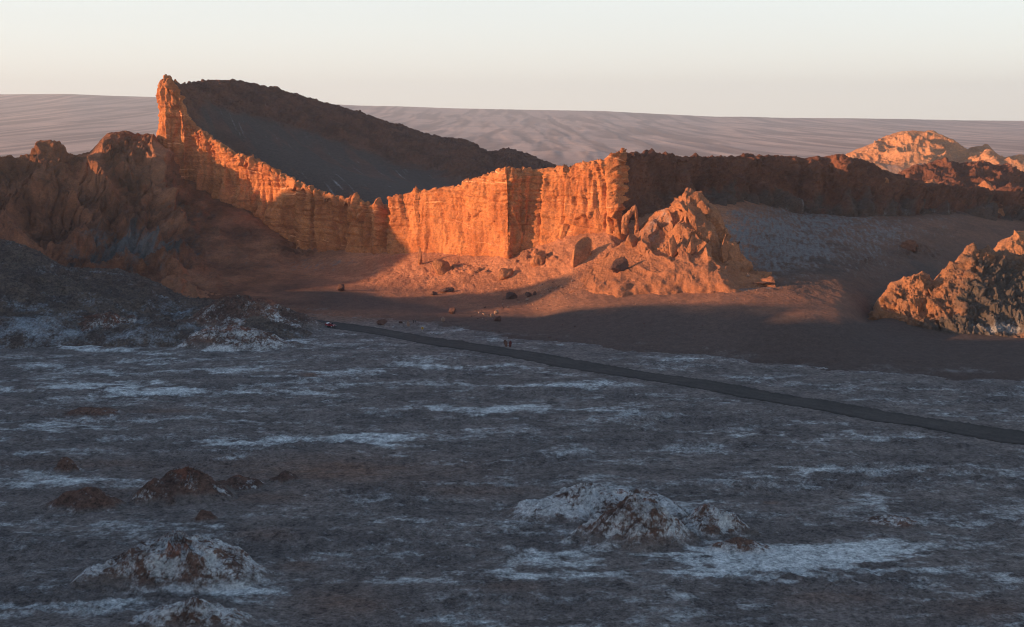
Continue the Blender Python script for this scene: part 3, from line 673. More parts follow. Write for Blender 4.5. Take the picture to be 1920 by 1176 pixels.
# crumbly hill on the right with smooth orange fins along its top
def d_crumb(X, Y, Z, T, px, py):
    low = sstep(2.9, 2.5, T + 0.25 * perlin(X / 9, Y / 9, seed=128))
    d1, d2 = cell(X / 1.5, Y / 1.9, Z / 2.3, 9)
    v = low * ((0.55 - d1) * 1.5 * (0.5 + sstep(-0.3, 0.4, perlin(X / 12, Y / 12, Z / 12, seed=129))) + facet(X / 4.2, Y / 5, Z / 6, 19, 1.2) * 1.6 + facet(X / 1.3, Y / 1.5, Z / 1.6, 20, 1.2) * 0.55)
    v = v + (ridged(X / 13 + Z / 40, Y / 20, Z / 26, octaves=4, seed=131) - 0.4) * (5.0 - 1.5 * (1 - low)) + (1 - low) * facet((X - Z * 0.4) / 6, Y / 9, Z / 11, 23, 1.0) * 1.1
    return v * sstep(0.9, 1.15, T) * sstep(5, 3.3, T) + 0.15 * fbm(X / 2, Y / 2, Z / 2, octaves=4, seed=133)
def a_crumb(X, Y, Z, T, px, py):
    low = sstep(2.95, 2.6, T)
    s = -0.35 + 0.3 * fbm(X / 7, Y / 7, Z / 7, octaves=4, seed=135) + blobs(px, py, [(1890, 610, 70, 25, .9), (1780, 615, 120, 8, .4)])
    grey = np.clip(blobs(px, py, [(1890, 560, 95, 80, 1.5), (1800, 625, 110, 26, 1.2)]) + 0.6 * fbm(X / 8, Y / 8, Z / 8, octaves=4, seed=136) * low, 0, 1)  # blobs put the lower-right shade into the rock colour as grey-brown
    return dict(salt=s * low - (1 - low) * 0.6, sand=grey, smooth=(1 - low) * 0.3)
ridge('terrain', [(1646,600,604),(1652,590,605),(1657,572,606),(1662,558,610),(1668,544,612),(1684,532,614),(1705,521,616),(1728,517,618),(1742,516,619),(1748,523,619),(1754,520,620),(1770,502,622),(1790,492,624),(1800,484,625),(1812,470,626),(1824,455,627),(1832,468,627),(1842,462,627),(1850,459,628),(1858,468,628),(1866,474,628),(1880,476,629),(1900,478,630),(1925,480,632),(2000,470,636),(2090,480,640),(2170,520,636),(2230,590,628),(2260,640,615)],
      [(1622,604,600),(1680,614,590),(1740,622,580),(1800,630,572),(1860,636,566),(1920,642,560),(2100,660,548),(2260,662,560)], M['crumbly'], d_crumb, a_crumb, nu=620, nv=260, back=34, backdrop=0.95, belly=0.10, sm=1, label='crumbly brown hill with orange fins on its crest at the right')
def d_fin(X, Y, Z, T, px, py):
    return ((ridged(X / 9, Y / 14, Z / 20, octaves=4, seed=141) - 0.4) * 3.6 + 0.3 * fbm(X / 2, Y / 2, Z / 2, octaves=3, seed=143)) * sstep(0.9, 1.3, T) * sstep(5, 3.3, T)
ridge('terrain', [(1862,484,650),(1872,470,652),(1882,455,654),(1896,441,656),(1912,434,658),(1935,428,660),(1980,440,662),(2060,470,664)], [(1850,500,640),(1900,492,640),(1960,492,640),(2080,495,640)], M['crumbly'], d_fin,
      lambda X, Y, Z, T, px, py: dict(salt=-0.7 + 0 * X, sand=0 * X, smooth=0.3 + 0 * X), nu=220, nv=100, back=30, sm=1, label='smooth orange knob rising behind the crumbly hill')

# hummocky grey hill at the left
def d_hum(X, Y, Z, T, px, py):
    e = sstep(0.7, 1.5, T) * sstep(5, 3.2, T)
    a = fbm(X / 34, Y / 26, octaves=4, seed=151, gain=0.5)
    b = ridged(X / 9, Y / 9, Z / 9, octaves=5, seed=153, gain=0.6)
    return e * (a * 5.5 * (1 - 0.6 * sstep(2.6, 3, T)) + (b - 0.4) * 2.4) + 0.5 * fbm(X / 2.2, Y / 2.2, Z / 2.2, octaves=4, seed=155, gain=0.65) * e
def a_hum(X, Y, Z, T, px, py):
    n = fbm(X / 16, Y / 10, Z / 10, octaves=5, seed=157)
    s = -0.02 + 0.5 * n + 0.4 * sstep(1.9, 1.0, T) + blobs(px, py, [(90, 510, 140, 8, .3), (300, 575, 90, 12, .4), (120, 580, 140, 16, .2), (60, 620, 120, 16, .4), (350, 600, 60, 20, .4)])
    return dict(salt=s, sand=sstep(2.2, 3.0, T + 0.6 * n) * 0.7, smooth=0 * X)
M['hummock'] = earth('hummock_ground', (0.165, 0.118, 0.09), (0.115, 0.084, 0.07), (0.12, 0.08, 0.062), salt=(0.34, 0.36, 0.38), bump=1.0, bsize=0.8, rocky=(0.07, 0.055, 0.05), saltfine=0.7, grain=0.7)
ridge('hill', [(-140,446,660),(-60,450,662),(0,449,664),(30,455,664),(60,468,664),(85,482,664),(105,494,664),(130,502,664),(160,507,664),(200,508,664),(235,514,664),(265,524,664),(290,538,660),(310,552,658),(340,562,652),(400,571,646),(450,578,640),(500,590,630),(560,606,612),(600,618,596)],
      [(-160,655,541),(0,655,541),(150,650,546),(300,652,543),(420,650,546),(540,640,560),(620,625,582)], M['hummock'], d_hum, a_hum, nu=760, nv=260, back=60, backdrop=0.8, belly=0.06, label='hummocky grey-brown hill with salty lower slopes at the left')

# small red ridge with sunlit tips
def d_small(X, Y, Z, T, px, py):
    return ((ridged(X / 8, Y / 14, Z / 12, octaves=4, seed=161) - 0.4) * 3.4 + 0.3 * fbm(X / 2, Y / 2, Z / 2, octaves=3, seed=163)) * sstep(0.9, 1.3, T) * sstep(5, 3.2, T)
ridge('hill', [(280,560,690),(292,544,692),(304,530,694),(314,518,696),(322,519,697),(328,523,697),(336,521,698),(346,531,698),(360,538,697),(378,546,696),(400,556,694),(425,562,690),(455,570,686)], [(270,575,672),(340,578,668),(400,578,668),(460,578,668)], M['spur'], d_small,
      lambda X, Y, Z, T, px, py: dict(salt=-0.5 + 0 * X, sand=0.2 + 0 * X, smooth=0 * X), nu=260, nv=90, back=24, sm=1, label='small jagged red ridge with glowing tips behind the grey mound')

# back ridges at the right
def d_back(X, Y, Z, T, px, py):
    return ((ridged(X / 22, Y / 30, Z / 24, octaves=5, seed=171, gain=0.55) - 0.4) * 9 * (1 - 0.6 * sstep(2.6, 3, T)) + 1.0 * fbm(X / 5, Y / 5, Z / 5, octaves=4, seed=173)) * sstep(0.9, 1.3, T) * sstep(5, 3.2, T)
rr = lambda X, Y, Z, T, px, py: dict(salt=-0.5 + 0.3 * fbm(X / 12, Y / 12, octaves=3, seed=175), sand=0 * X, smooth=0 * X)
ridge('hill', [(1640,345,1050),(1680,332,1055),(1700,318,1060),(1715,314,1062),(1735,309,1064),(1742,304,1066),(1770,301,1068),(1800,305,1070),(1830,306,1072),(1860,309,1074),(1880,308,1076),(1888,306,1076),(1896,312,1078),(1905,322,1078),(1920,332,1080),(1960,340,1082),(2060,330,1090)],
      [(1640,390,960),(1700,380,960),(1800,375,965),(1920,380,970),(2080,385,975)], M['ridge'], d_back, rr, nu=420, nv=120, back=70, sm=1, label='flat-topped dark ridge behind the right end of the rock ridge')
ridge('hill', [(1690,366,930),(1712,352,931),(1735,346,932),(1748,338,932),(1752,344,932),(1765,350,933),(1790,352,934),(1800,347,934),(1812,355,935),(1835,350,936),(1850,343,936),(1862,354,937),(1880,358,938),(1893,352,938),(1900,360,939),(1930,356,940),(2060,350,950)],
      [(1680,410,890),(1800,408,895),(1900,412,900),(2080,418,910)], M['spur'], d_back, rr, nu=420, nv=100, back=30, sm=0, label='low spiky ridge with orange tips in front of the flat-topped ridge')

# far orange hill, lit
def d_or(X, Y, Z, T, px, py):
    e = sstep(0.9, 1.4, T) * sstep(5, 3.2, T)
    return e * ((ridged(X / 60 + Z / 80, Y / 90, octaves=5, seed=181, gain=0.55) - 0.45) * 20 * (1 - 0.8 * sstep(2.5, 3, T)) + 1.2 * fbm(X / 12, Y / 12, Z / 12, octaves=4, seed=183))
def a_or(X, Y, Z, T, px, py):
    return dict(salt=-0.7 + 1.1 * sstep(1.5, 1.1, T) + 0.3 * fbm(X / 30, Y / 30, octaves=3, seed=185), sand=0 * X, smooth=0 * X)
ridge('hill', [(1560,306,1990),(1590,294,2000),(1600,287,2002),(1620,277,2004),(1640,268,2006),(1660,258,2008),(1685,249,2010),(1710,245,2010),(1730,247,2010),(1748,247,2010),(1762,253,2012),(1780,262,2014),(1796,271,2016),(1803,278,2018),(1812,282,2018),(1826,277,2020),(1838,277,2020),(1846,272,2020),(1852,278,2022),(1862,290,2024),(1878,295,2024),(1892,294,2024),(1904,291,2024),(1920,294,2024),(1980,285,2030),(2060,300,2040)],
      [(1540,325,1780),(1700,326,1780),(1850,330,1780),(2090,332,1780)], M['orange'], d_or, a_or, nu=460, nv=120, back=200, sm=1, sink=6, label='bright orange eroded hill in the distance at the right')

# far plateau
fx = [(-700,176),(0,178),(130,177),(200,180),(230,181),(300,183),(400,189),(560,193),(640,197),(680,199),(740,200),(850,204),(950,206),(1060,208),(1130,209),(1180,212),(1240,215),(1300,218),(1340,220),(1400,220),(1460,222),(1600,223),(1720,225),(1800,227),(1920,228),(2100,229),(2700,231)]
fa = np.array(fx, float)
xs = np.linspace(-700, 2700, 900)
sky_py = smooth1(np.interp(xs, fa[:, 0], fa[:, 1]), 4)
lift = 235 - sky_py
rws = [at(xs, np.full_like(xs, p) , np.full_like(xs, y)) for p, y in ((336, 2300), (318, 3000), (294, 4400))]
rws[0][:, 2] -= 8
for fr, y in ((0.30, 6500), (0.62, 9500), (0.86, 12500), (1.0, 15000)):
    p = 288 + (sky_py - 288) * fr
    rws.append(at(xs, p, np.full_like(xs, float(y))))
bk = rws[-1].copy(); bk[:, 1] += 4000; bk[:, 2] -= 400; rws.append(bk)
P, T = loft(rws, [20, 50, 60, 70, 60, 40, 4])
X, Y, Z = P[..., 0], P[..., 1], P[..., 2]; px, py = proj(P); T2 = T[:, None] + 0 * X
amp = np.interp(T2, [0, 1, 2, 3, 5, 5.8, 6, 7], [0, 10, 18, 26, 34, 12, 3, 0]) * (0.12 + 0.88 * sstep(500, 1000, px))
P[..., 2] += amp * (ridged(X / 120 + 0.8 * fbm(X / 300, Y / 3000, octaves=2, seed=190), Y / 2200, octaves=5, seed=191, gain=0.6) - 0.42) * 0.2
P[..., 2] += sstep(800, 900, px) * sstep(1260, 1120, px) * 26 * np.exp(-((T2 - 1.9) / 0.22) ** 2) * (0.6 + 0.6 * fbm(X / 300, X * 0, octaves=4, seed=193))
n = fbm(X / 110 + 0.7 * fbm(X / 260, Y / 3500, octaves=2, seed=194), Y / 2600, octaves=5, seed=195)
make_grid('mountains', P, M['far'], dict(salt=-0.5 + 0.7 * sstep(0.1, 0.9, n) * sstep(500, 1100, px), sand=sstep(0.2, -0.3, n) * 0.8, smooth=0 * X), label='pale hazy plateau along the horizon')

# unseen hill added left of the frame, crest shaped to cast the flat's shadow
VH = [(-900,120),(-300,150),(150,142),(440,132),(471,126),(500,124),(510,122),(518,116),(524,112.5),(532,112),(541,118),(547,119.5),(557,116.5),(570,113.5),(585,110),(596,105),(603,101),(610,95),(616,89),(622,85),(634,84),(640,87),(645,92),(652,102),(659,108.5),(666,109),(672,104),(676,98),(681,90),(685,83),(691,79),(700,80),(707,76),(710,72.5),(714,72.5),(722,78),(740,84),(760,92),(778,100),(790,110),(799,120),(828,121),(842,121),(857,122.5),(873,118),(888,111),(907,103),(925,102),(946,108),(959,113),(966,124),(972,130),(985,134),(1010,136),(1040,125),(1100,95),(1150,60),(1300,20),(1420,-4)]
vh = np.array(VH, float)
vs = np.linspace(-900, 1420, 760)
hv = smooth1(np.interp(vs, vh[:, 0], vh[:, 1]), 1)
U0 = -420.0
rws = []
for du, f in ((-420, -0.04), (-240, 0.35), (-90, 0.8), (-25, 0.97), (0, 1.0), (22, 0.93), (70, 0.62), (150, 0.12), (190, -0.04)):
    hh = hv if f == 1.0 else smooth1(hv, 30)
    hh = np.minimum(hh, hv) if abs(du) < 30 else hh
    u = U0 + du
    rws.append(np.stack([u * math.cos(AZ) - vs * math.sin(AZ), u * math.sin(AZ) + vs * math.cos(AZ), hh * f - (0 if f > 0 else 4)], -1))
P, T = loft(rws, [10, 12, 10, 8, 8, 12, 16, 6])
X, Y, Z = P[..., 0], P[..., 1], P[..., 2]; T2 = T[:, None] + 0 * X
away = np.clip(np.abs(T2 - 4) - 1, 0, 1)
P[..., 2] += away * (ridged(X / 50, Y / 50, octaves=5, seed=201) - 0.45) * 18 + 0.6 * fbm(X / 9, Y / 9, octaves=4, seed=203) * away - 4 * away - 0.5 * np.clip(np.abs(T2 - 4), 0, 1)
make_grid('hill', P, M['slope'], dict(salt=-0.4 + 0 * X, sand=0 * X, smooth=0 * X), label='unseen rocky hill beyond the left edge, shaped to shade the flat')

# ---------------------------------------------------------------- mounds on the flat
def mound(name, label, mx, my, rx, ry, h, seed, saltv, extra):
    c = at(mx, my, flat_y(my)); scale = 1.4; rx *= 1.22; ry *= 1.15
    extra = [(a * 1.2, b * 1.1, r_ * 1.2, h_) for a, b, r_, h_ in extra]
    ex = rx * scale; ey = ry * scale
    nu = int(min(330, max(70, ex * 2 / 0.16))); nv = int(min(260, max(60, ey * 2 / 0.16)))
    cy = c[1] + ry * 0.55
    gx = np.linspace(-ex, ex, nu)[None, :] + np.zeros((nv, 1)); gy = np.linspace(-ey, ey, nv)[:, None] + np.zeros((1, nu))
    X = c[0] + gx; Y = cy + gy
    dx = gx + 0.22 * rx * fbm(X / (rx * 0.7), Y / (rx * 0.7), octaves=3, seed=seed); dy = gy + 0.22 * ry * fbm(X / (ry * 0.8), Y / (ry * 0.8), octaves=3, seed=seed + 3)
    r = np.sqrt((dx / rx) ** 2 + (dy / ry) ** 2)
    def prof(r):
        return np.clip(1 - r, 0, 1) ** 1.15 * 0.40 + 0.60 * np.clip(1 - r * r, 0, 1) ** 1.7
    z = h * prof(r)
    for (ax, ay, ar, ah) in extra:
        q = np.sqrt(((dx - ax) / ar) ** 2 + ((dy - ay) / (ar * 0.8)) ** 2)
        z = np.maximum(z, ah * prof(q)) + 0.15 * np.minimum(z, ah * prof(q))
    env = np.clip(z / h, 0, 1)
    s = min(1.0, h / 6)
    ang = np.arctan2(dy, dx)
    gul = ridged(np.cos(ang) * 2.6 + gx * 0.03, np.sin(ang) * 2.6 + gy * 0.03, r * 0.6, octaves=5, seed=seed + 5, gain=0.65)
    Z0 = z + 0.5
    z = z + env ** 0.6 * ((gul - 0.42) * 0.22 * h + (ridged(X / 3.2, Y / 3.2, octaves=5, seed=seed + 7, gain=0.6) - 0.4) * 0.55 * s + facet(X / 2.4, Y / 2.4, Z0 / 2, 61, 1.0) * 0.12 * s)
    z = z + fbm(X / 0.9, Y / 0.9, octaves=3, seed=seed + 9) * 0.10 * (env ** 0.4)
    border = np.minimum(np.minimum(gx + ex, ex - gx) / (0.22 * ex), np.minimum(gy + ey, ey - gy) / (0.22 * ey))
    edge = 1 - np.clip(border, 0, 1)
    Zf = floor_full(X, Y) if h < 9 else floor_full(X, Y) * 0.6
    Z = Zf + z + 0.05 - 0.9 * edge ** 2
    Z = np.where(env < 0.012, Z - 0.12, Z)
    P = np.stack([X, Y, Z], -1)
    n = fbm(X / (rx * 0.5), Y / (ry * 0.5), octaves=5, seed=seed + 11)
    cap = sstep(0.72, 1.0, env * 0.75 + 0.55 * n + 0.25 * (gul - 0.4)) * min(1, h / 4)
    salt = saltv * 1.1 + 0.6 * n - 0.55 * cap - 0.5 * sstep(0.5, 0.8, gul) * (saltv < 0.3)
    crk = np.exp(-(perlin(X / 1.7 + n, Y / 1.5, z / 1.5, seed=seed + 13) / 0.09) ** 2) + 0.7 * np.exp(-(perlin(X / 0.8, Y / 0.8, z / 0.8 + n, seed=seed + 14) / 0.10) ** 2)
    salt = salt - 0.42 * crk * sstep(0.05, 0.3, env) - 0.5 * sstep(0.25, 0.6, fbm(X / 3.5, Y / 2.5, z / 2, octaves=4, seed=seed + 15))
    fs, _b, _p = floor_salt(X, Y)
    k0 = sstep(0.03, 0.32, env + 0.12 * n)
    salt = fs * (1 - k0) + salt * k0
    make_grid(name, P, M['mound'], dict(salt=salt, sand=np.clip(cap * k0, 0, 1), smooth=cap * 0.4, plain=(1 - k0)), label=label)
for m in MOUNDS: mound(*m)

# ================================================================ THINGS
bpy.context.view_layer.update()
_dg = bpy.context.evaluated_depsgraph_get()
def hit(px, py):
    """the place on the built ground seen at photo pixel (px, py)"""
    a = at(px, py, 100.0); o = Vector((0, 0, H)); d = (Vector(a) - o).normalized()
    ok, loc, nrm, idx, ob, mt = scene.ray_cast(_dg, o, d)
    return loc if ok else Vector(at(px, py, 700))
def mpp(p): return p.y / F                       # metres per photo pixel at p

def tag(o, label, cat, group=None):
    o['label'] = label; o['category'] = cat
    if group: o['group'] = group
    return o
def link(name, bm, mat, parent=None, smooth=True):
    me = bpy.data.meshes.new(name); bm.to_mesh(me); bm.free()
    me.materials.append(mat)
    if smooth: me.polygons.foreach_set('use_smooth', np.ones(len(me.polygons), bool))
    o = bpy.data.objects.new(name, me); COL.objects.link(o)
    if parent: o.parent = parent
    return o
def empty(name, loc, rz=0):
    o = bpy.data.objects.new(name, None); COL.objects.link(o); o.location = loc; o.rotation_euler = (0, 0, rz); return o

M['stone_dark'] = earth('dark_red_stone', (0.17, 0.085, 0.062), (0.12, 0.062, 0.05), SAND, bump=1.0, bsize=0.5, rocky=(0.1, 0.06, 0.05))
M['stone_pale'] = earth('pale_stone', (0.40, 0.25, 0.18), (0.30, 0.18, 0.13), SAND, bump=1.0, bsize=0.3, rocky=(0.25, 0.16, 0.12))

def rock_mesh(seed, sub=4, facets=9, rough=0.10, sharp=0.0):
    """an irregular stone of unit half-size, its underside flattened"""
    r = np.random.RandomState(seed)
    bm = bmesh.new(); bmesh.ops.create_icosphere(bm, subdivisions=sub, radius=1.0)
    v = np.array([x.co[:] for x in bm.verts])
    nr = r.normal(size=(facets, 3)); nr /= np.linalg.norm(nr, axis=1)[:, None]
    off = r.uniform(0.45, 0.85, facets)
    for q, o_ in zip(nr, off):
        dd = v @ q - o_
        v = v - np.clip(dd, 0, None)[:, None] * q
    n_ = fbm(v[:, 0] * 1.6, v[:, 1] * 1.6, v[:, 2] * 1.6, octaves=4, seed=seed % 97, gain=0.6)
    v = v * (1 + rough * 1.0 * n_)[:, None] * 1.2
    for x, c_ in zip(bm.verts, v): x.co = c_
    return bm
def outcrop(name, label, cat, px, py, wpx, hpx, depth=0.8, lean=(0, 0), seed=1, mat='stone_dark', taper=0.0, sink=0.15, yaw=0.0, rough=0.12, facets=10, group=None):
    p = hit(px, py); m = mpp(p)
    w, h = wpx * m / 2, hpx * m
    bm = rock_mesh(seed, 4 if wpx > 10 else 3, facets, rough)
    for x in bm.verts:
        zz = max(0.0, (x.co.z + 1) / 2)
        k = 1 - taper * zz
        X_, Y_ = x.co.x * w * k, x.co.y * w * depth * k
        x.co = (X_ * math.cos(yaw) - Y_ * math.sin(yaw) + lean[0] * w * zz ** 1.5, X_ * math.sin(yaw) + Y_ * math.cos(yaw) + lean[1] * w * zz, zz * h * (1 + sink) - sink * h)
    o = link(name, bm, M[mat]); o.location = p
    return tag(o, label, cat, group)

for a in [
 ('rock_pinnacle', 'thin leaning rock pinnacle standing alone below the left lit cliff face', 'rock', 788, 496, 12, 29, .8, (-.2, 0), 3, 'spur', .45, .2, 0, .16),
 ('rock_block', 'rock block with bright left side and dark right face, right of the thin pinnacle', 'rock', 826, 513, 42, 26, .6, (-.1, .3), 5, 'spur', .25, .2, .5, .10),
 ('rock_block', 'angular dark-faced block below the sharp corner of the cliff', 'rock', 946, 520, 32, 20, .6, (.1, .3), 8, 'spur', .2, .2, .6, .12),
 ('rock_outcrop', 'craggy outcrop between the angular block and the big leaning wedge', 'rock', 1008, 496, 44, 26, .6, (.2, .5), 11, 'spur', .25, .2, .5, .2),
 ('rock_wedge', 'big leaning wedge of rock with a pointed top in front of the cliff wall', 'rock', 1084, 494, 60, 46, .5, (.5, .5), 14, 'spur', .45, .15, .55, .08),
 ('rock_pinnacle', 'slim orange pinnacle at the right end of the promontory', 'rock', 1356, 488, 20, 44, .7, (.35, 0), 17, 'spur', .6, .15, .3, .14),
 ('rock_slab', 'smooth slab with lit left face and dark right face in the middle of the promontory', 'rock', 1262, 482, 36, 38, .5, (.1, .3), 19, 'spur', .35, .15, .6, .08),
 ('rock_slab', 'rounded slab beside the larger smooth slab on the promontory', 'rock', 1296, 477, 20, 30, .6, (-.1, .3), 23, 'spur', .35, .15, .5, .08),
 ('rock_outcrop', 'dark-topped knob on the pale left flank of the promontory', 'rock', 1184, 462, 32, 26, .6, (.1, .3), 29, 'spur', .2, .2, .5, .14),
 ('rock_outcrop', 'dark overhanging outcrop low on the left flank of the promontory', 'rock', 1160, 510, 34, 24, .6, (.3, .4), 31, 'stone_dark', .2, .2, .5, .2),
 ('rock_ledge', 'low dark ledge in the sunlit scree', 'rock', 836, 547, 30, 9, .5, (.1, 0), 37, 'stone_dark', .1, .3, .2, .2),
 ('boulder', 'small dark boulder at the lower left end of the low dark ledge', 'boulder', 814, 553, 12, 6, .7, (0, 0), 41, 'stone_dark', .1, .3, 0, .15),
 ('boulder', 'largest dark boulder in the shadow band on the scree', 'boulder', 958, 560, 21, 13, .8, (0, 0), 43, 'stone_dark', .15, .2, 0, .15),
 ('boulder', 'pinkish boulder right of the largest dark boulder in the shadow band', 'boulder', 989, 556, 14, 9, .8, (0, 0), 47, 'stone_dark', .15, .2, 0, .15),
 ('boulder', 'small boulder touching the right side of the pinkish boulder', 'boulder', 1002, 553, 7, 7, .8, (0, 0), 49, 'stone_dark', .15, .2, 0, .15),
 ('boulder', 'dark round boulder at the tip of the sunlit sand tongue', 'boulder', 933, 602, 16, 10, .8, (0, 0), 51, 'stone_dark', .1, .2, 0, .12),
 ('boulder', 'dark boulder alone on the shaded slope above the two walkers', 'boulder', 849, 588, 15, 12, .8, (0, 0), 53, 'stone_dark', .25, .2, 0, .14),
 ('boulder', 'greyish boulder between the lone dark boulder and the yellow sign', 'boulder', 831, 603, 11, 9, .8, (0, 0), 55, 'stone_pale', .2, .2, 0, .14),
 ('boulder', 'big reddish-brown boulder left of the two walkers', 'boulder', 715, 609, 21, 13, .8, (0, 0), 57, 'stone_dark', .3, .2, 0, .12),
 ('boulder', 'upright pale stone with a dark right side beside the walkers', 'boulder', 765, 612, 7, 9, .8, (0, 0), 59, 'stone_pale', .15, .2, 0, .14),
 ('boulder', 'low stone left of the upright pale stone', 'boulder', 751, 606, 9, 4, .8, (0, 0), 61, 'stone_dark', .1, .2, 0, .14),
 ('boulder', 'rough boulder alone on the dark slope under the shaded cliff', 'boulder', 641, 546, 17, 13, .8, (0, 0), 63, 'stone_dark', .25, .2, 0, .2),
 ('boulder', 'taller leaning dark rock of the pair at the edge of the road', 'boulder', 949, 651, 8, 13, .7, (-.5, 0), 65, 'stone_dark', .1, .1, 0, .12),
 ('boulder', 'reddish upright rock of the pair at the edge of the road', 'boulder', 957, 651, 7.5, 11, .8, (0, 0), 67, 'stone_red', .15, .1, 0, .08),
 ('boulder', 'pale lit stone on the sand right of the promontory foot', 'boulder', 1402, 519, 7, 6, .8, (0, 0), 69, 'stone_pale', .1, .2, 0, .14),
 ('boulder', 'lit orange stone above the dark round boulder', 'boulder', 931, 588, 9, 7, .8, (0, 0), 71, 'stone_pale', .2, .2, 0, .14),
 ('boulder', 'lit stone left of the orange stone at the tongue tip', 'boulder', 923, 594, 8, 7, .8, (0, 0), 73, 'stone_pale', .2, .2, 0, .14),
 ('rock_ledge', 'flat dark ledge casting a shadow on the dune crest', 'rock', 1440, 532, 50, 4, .4, (0, 0), 75, 'stone_dark', .1, .3, 0, .2),
 ('rock_outcrop', 'dark brown outcrop high on the grey shaded slope', 'rock', 1706, 468, 40, 16, .7, (0, .3), 77, 'ridge', .3, .3, .2, .25),
 ('rock_spike', 'small orange-tipped spike on the dark ridge under the bright hill', 'rock', 1662, 342, 9, 11, .8, (0, 0), 79, 'spur', .5, .2, 0, .14),
]:
    if a[10] == 'stone_red' and 'stone_red' not in M:
        M['stone_red'] = earth('dark_maroon_stone', (0.16, 0.05, 0.045), (0.11, 0.04, 0.04), SAND, bump=1.0, bsize=0.4, rocky=(0.1, 0.04, 0.04))
    outcrop(*a)

# hollow leaning pillar: an arch of rock against the shaded wall
def arch():
    p = hit(1182, 432); p = Vector(at(1182, 434, min(p.y, 690))); m = mpp(p)
    pts = [(-17,-4),(-16,22),(-13,30),(-4,38),(4,47),(8,50),(12,44),(13,30),(16,12),(17,0),(16,-6),(7,-4),(7,8),(9,20),(8,30),(4,33),(0,28),(-4,20),(-5,10),(-4,-2),(-4,-6)]
    outer = pts[:11]; inner = pts[11:]
    n_ = 60
    def res(q):
        q = np.array(q, float); s_ = np.concatenate([[0], np.cumsum(np.linalg.norm(np.diff(q, axis=0), axis=1))])
        t_ = np.linspace(0, s_[-1], n_); return np.stack([np.interp(t_, s_, q[:, i]) for i in (0, 1)], -1)
    o_ = res(outer); i_ = res(inner[::-1])
    bm = bmesh.new(); ring = []
    K = 28
    for a_, b_ in zip(o_, i_):
        c_ = (a_ + b_) / 2; h_ = (a_ - b_) / 2; row = []
        for k_ in range(K):
            t_ = 2 * math.pi * k_ / K
            co = c_ + h_ * math.copysign(abs(math.cos(t_)) ** 0.7, math.cos(t_)); dy = 7.0 * math.copysign(abs(math.sin(t_)) ** 0.7, math.sin(t_))
            P_ = np.array([co[0] * m, dy * m, co[1] * m])
            P_ = P_ * (1 + 0.0) + 0.55 * np.array([float(fbm(np.array([P_[0] * .8 + s_ * 9]), np.array([P_[1] * .8]), np.array([P_[2] * .8]), octaves=3, seed=5)[0]) for s_ in range(3)])
            row.append(bm.verts.new(P_))
        ring.append(row)
    for r1_, r2_ in zip(ring[:-1], ring[1:]):
        for k_ in range(K): bm.faces.new((r1_[k_], r1_[(k_ + 1) % K], r2_[(k_ + 1) % K], r2_[k_]))
    bm.faces.new(ring[0]); bm.faces.new(ring[-1][::-1]); bmesh.ops.recalc_face_normals(bm, faces=bm.faces)
    o = link('rock_arch', bm, M['spur']); o.location = p
    tag(o, 'hollow rock pillar with a dark opening, standing left of the promontory', 'rock')
arch()

# loose stones: a few shapes, every stone an object of its own
random.seed(5)
protos = {}
def stone(px, py, w, mat, label, group):
    k_ = (random.randrange(7), mat)
    p = hit(px, py)
    if p.y > 760 or p.y < 380: return
    m = mpp(p)
    if k_ not in protos:
        o = link('loose_stone', rock_mesh(300 + k_[0], 2, 8, 0.14), M[mat]); protos[k_] = o
    else:
        o = protos[k_].copy(); COL.objects.link(o)
    r_ = w * m / 2
    o.scale = (r_, r_ * random.uniform(.6, .9), r_ * random.uniform(.5, .85)); o.rotation_euler = (0, 0, random.uniform(0, 6.28))
    o.location = p + Vector((0, 0, o.scale[2] * 0.45))
    tag(o, label, 'stone', group)
for i in range(70):
    t_ = random.random(); x = 890 + 200 * t_ + random.gauss(0, 12); y = 596 - 70 * t_ + random.gauss(0, 9)
    stone(x, y, random.choice([2, 2.5, 3, 3.5, 5]), 'stone_pale' if random.random() < .6 else 'stone_dark', 'small loose stone in the trail of stones running up the scree below the leaning wedge', 'stones trailing up the scree')
for i in range(85):
    x = random.uniform(1000, 1430); y = random.uniform(508, 575)
    stone(x, y, random.choice([1.6, 2, 2.2, 3]), 'stone_pale', 'tiny pale stone scattered on the sunlit sand at the foot of the promontory', 'stones on the sunlit sand')
for i in range(36):
    x = random.uniform(800, 1330); y = random.uniform(606, 640)
    stone(x, y, random.choice([2, 2.5, 3.2]), 'stone_dark', 'small dark stone lying in the shade between the dune and the road', 'stones between dune and road')

# ---- pickup on the road
M['red_paint'] = simple('red_car_paint', (0.30, 0.015, 0.025), 0.35); M['dark_glass'] = simple('dark_car_glass', (0.015, 0.017, 0.02), 0.1)
M['rubber'] = simple('black_rubber', (0.02, 0.02, 0.02), 0.9); M['chrome'] = simple('dull_metal', (0.5, 0.5, 0.5), 0.35, 0.8)
M['white_cloth'] = simple('white_cover', (0.75, 0.75, 0.74), 0.8); M['black_plastic'] = simple('black_plastic', (0.03, 0.03, 0.03), 0.6)
M['lamp_glass'] = simple('lamp_glass', (0.7, 0.7, 0.68), 0.15)
def extrude_profile(pts, y0, y1, bevel=0.04):
    bm = bmesh.new(); vs_ = [bm.verts.new((x, y0, z)) for x, z in pts]; f = bm.faces.new(vs_)
    r_ = bmesh.ops.extrude_face_region(bm, geom=[f]); bmesh.ops.translate(bm, verts=[g for g in r_['geom'] if isinstance(g, bmesh.types.BMVert)], vec=(0, y1 - y0, 0))
    bmesh.ops.recalc_face_normals(bm, faces=bm.faces)
    if bevel: bmesh.ops.bevel(bm, geom=list(bm.edges), offset=bevel, segments=2, affect='EDGES')
    return bm
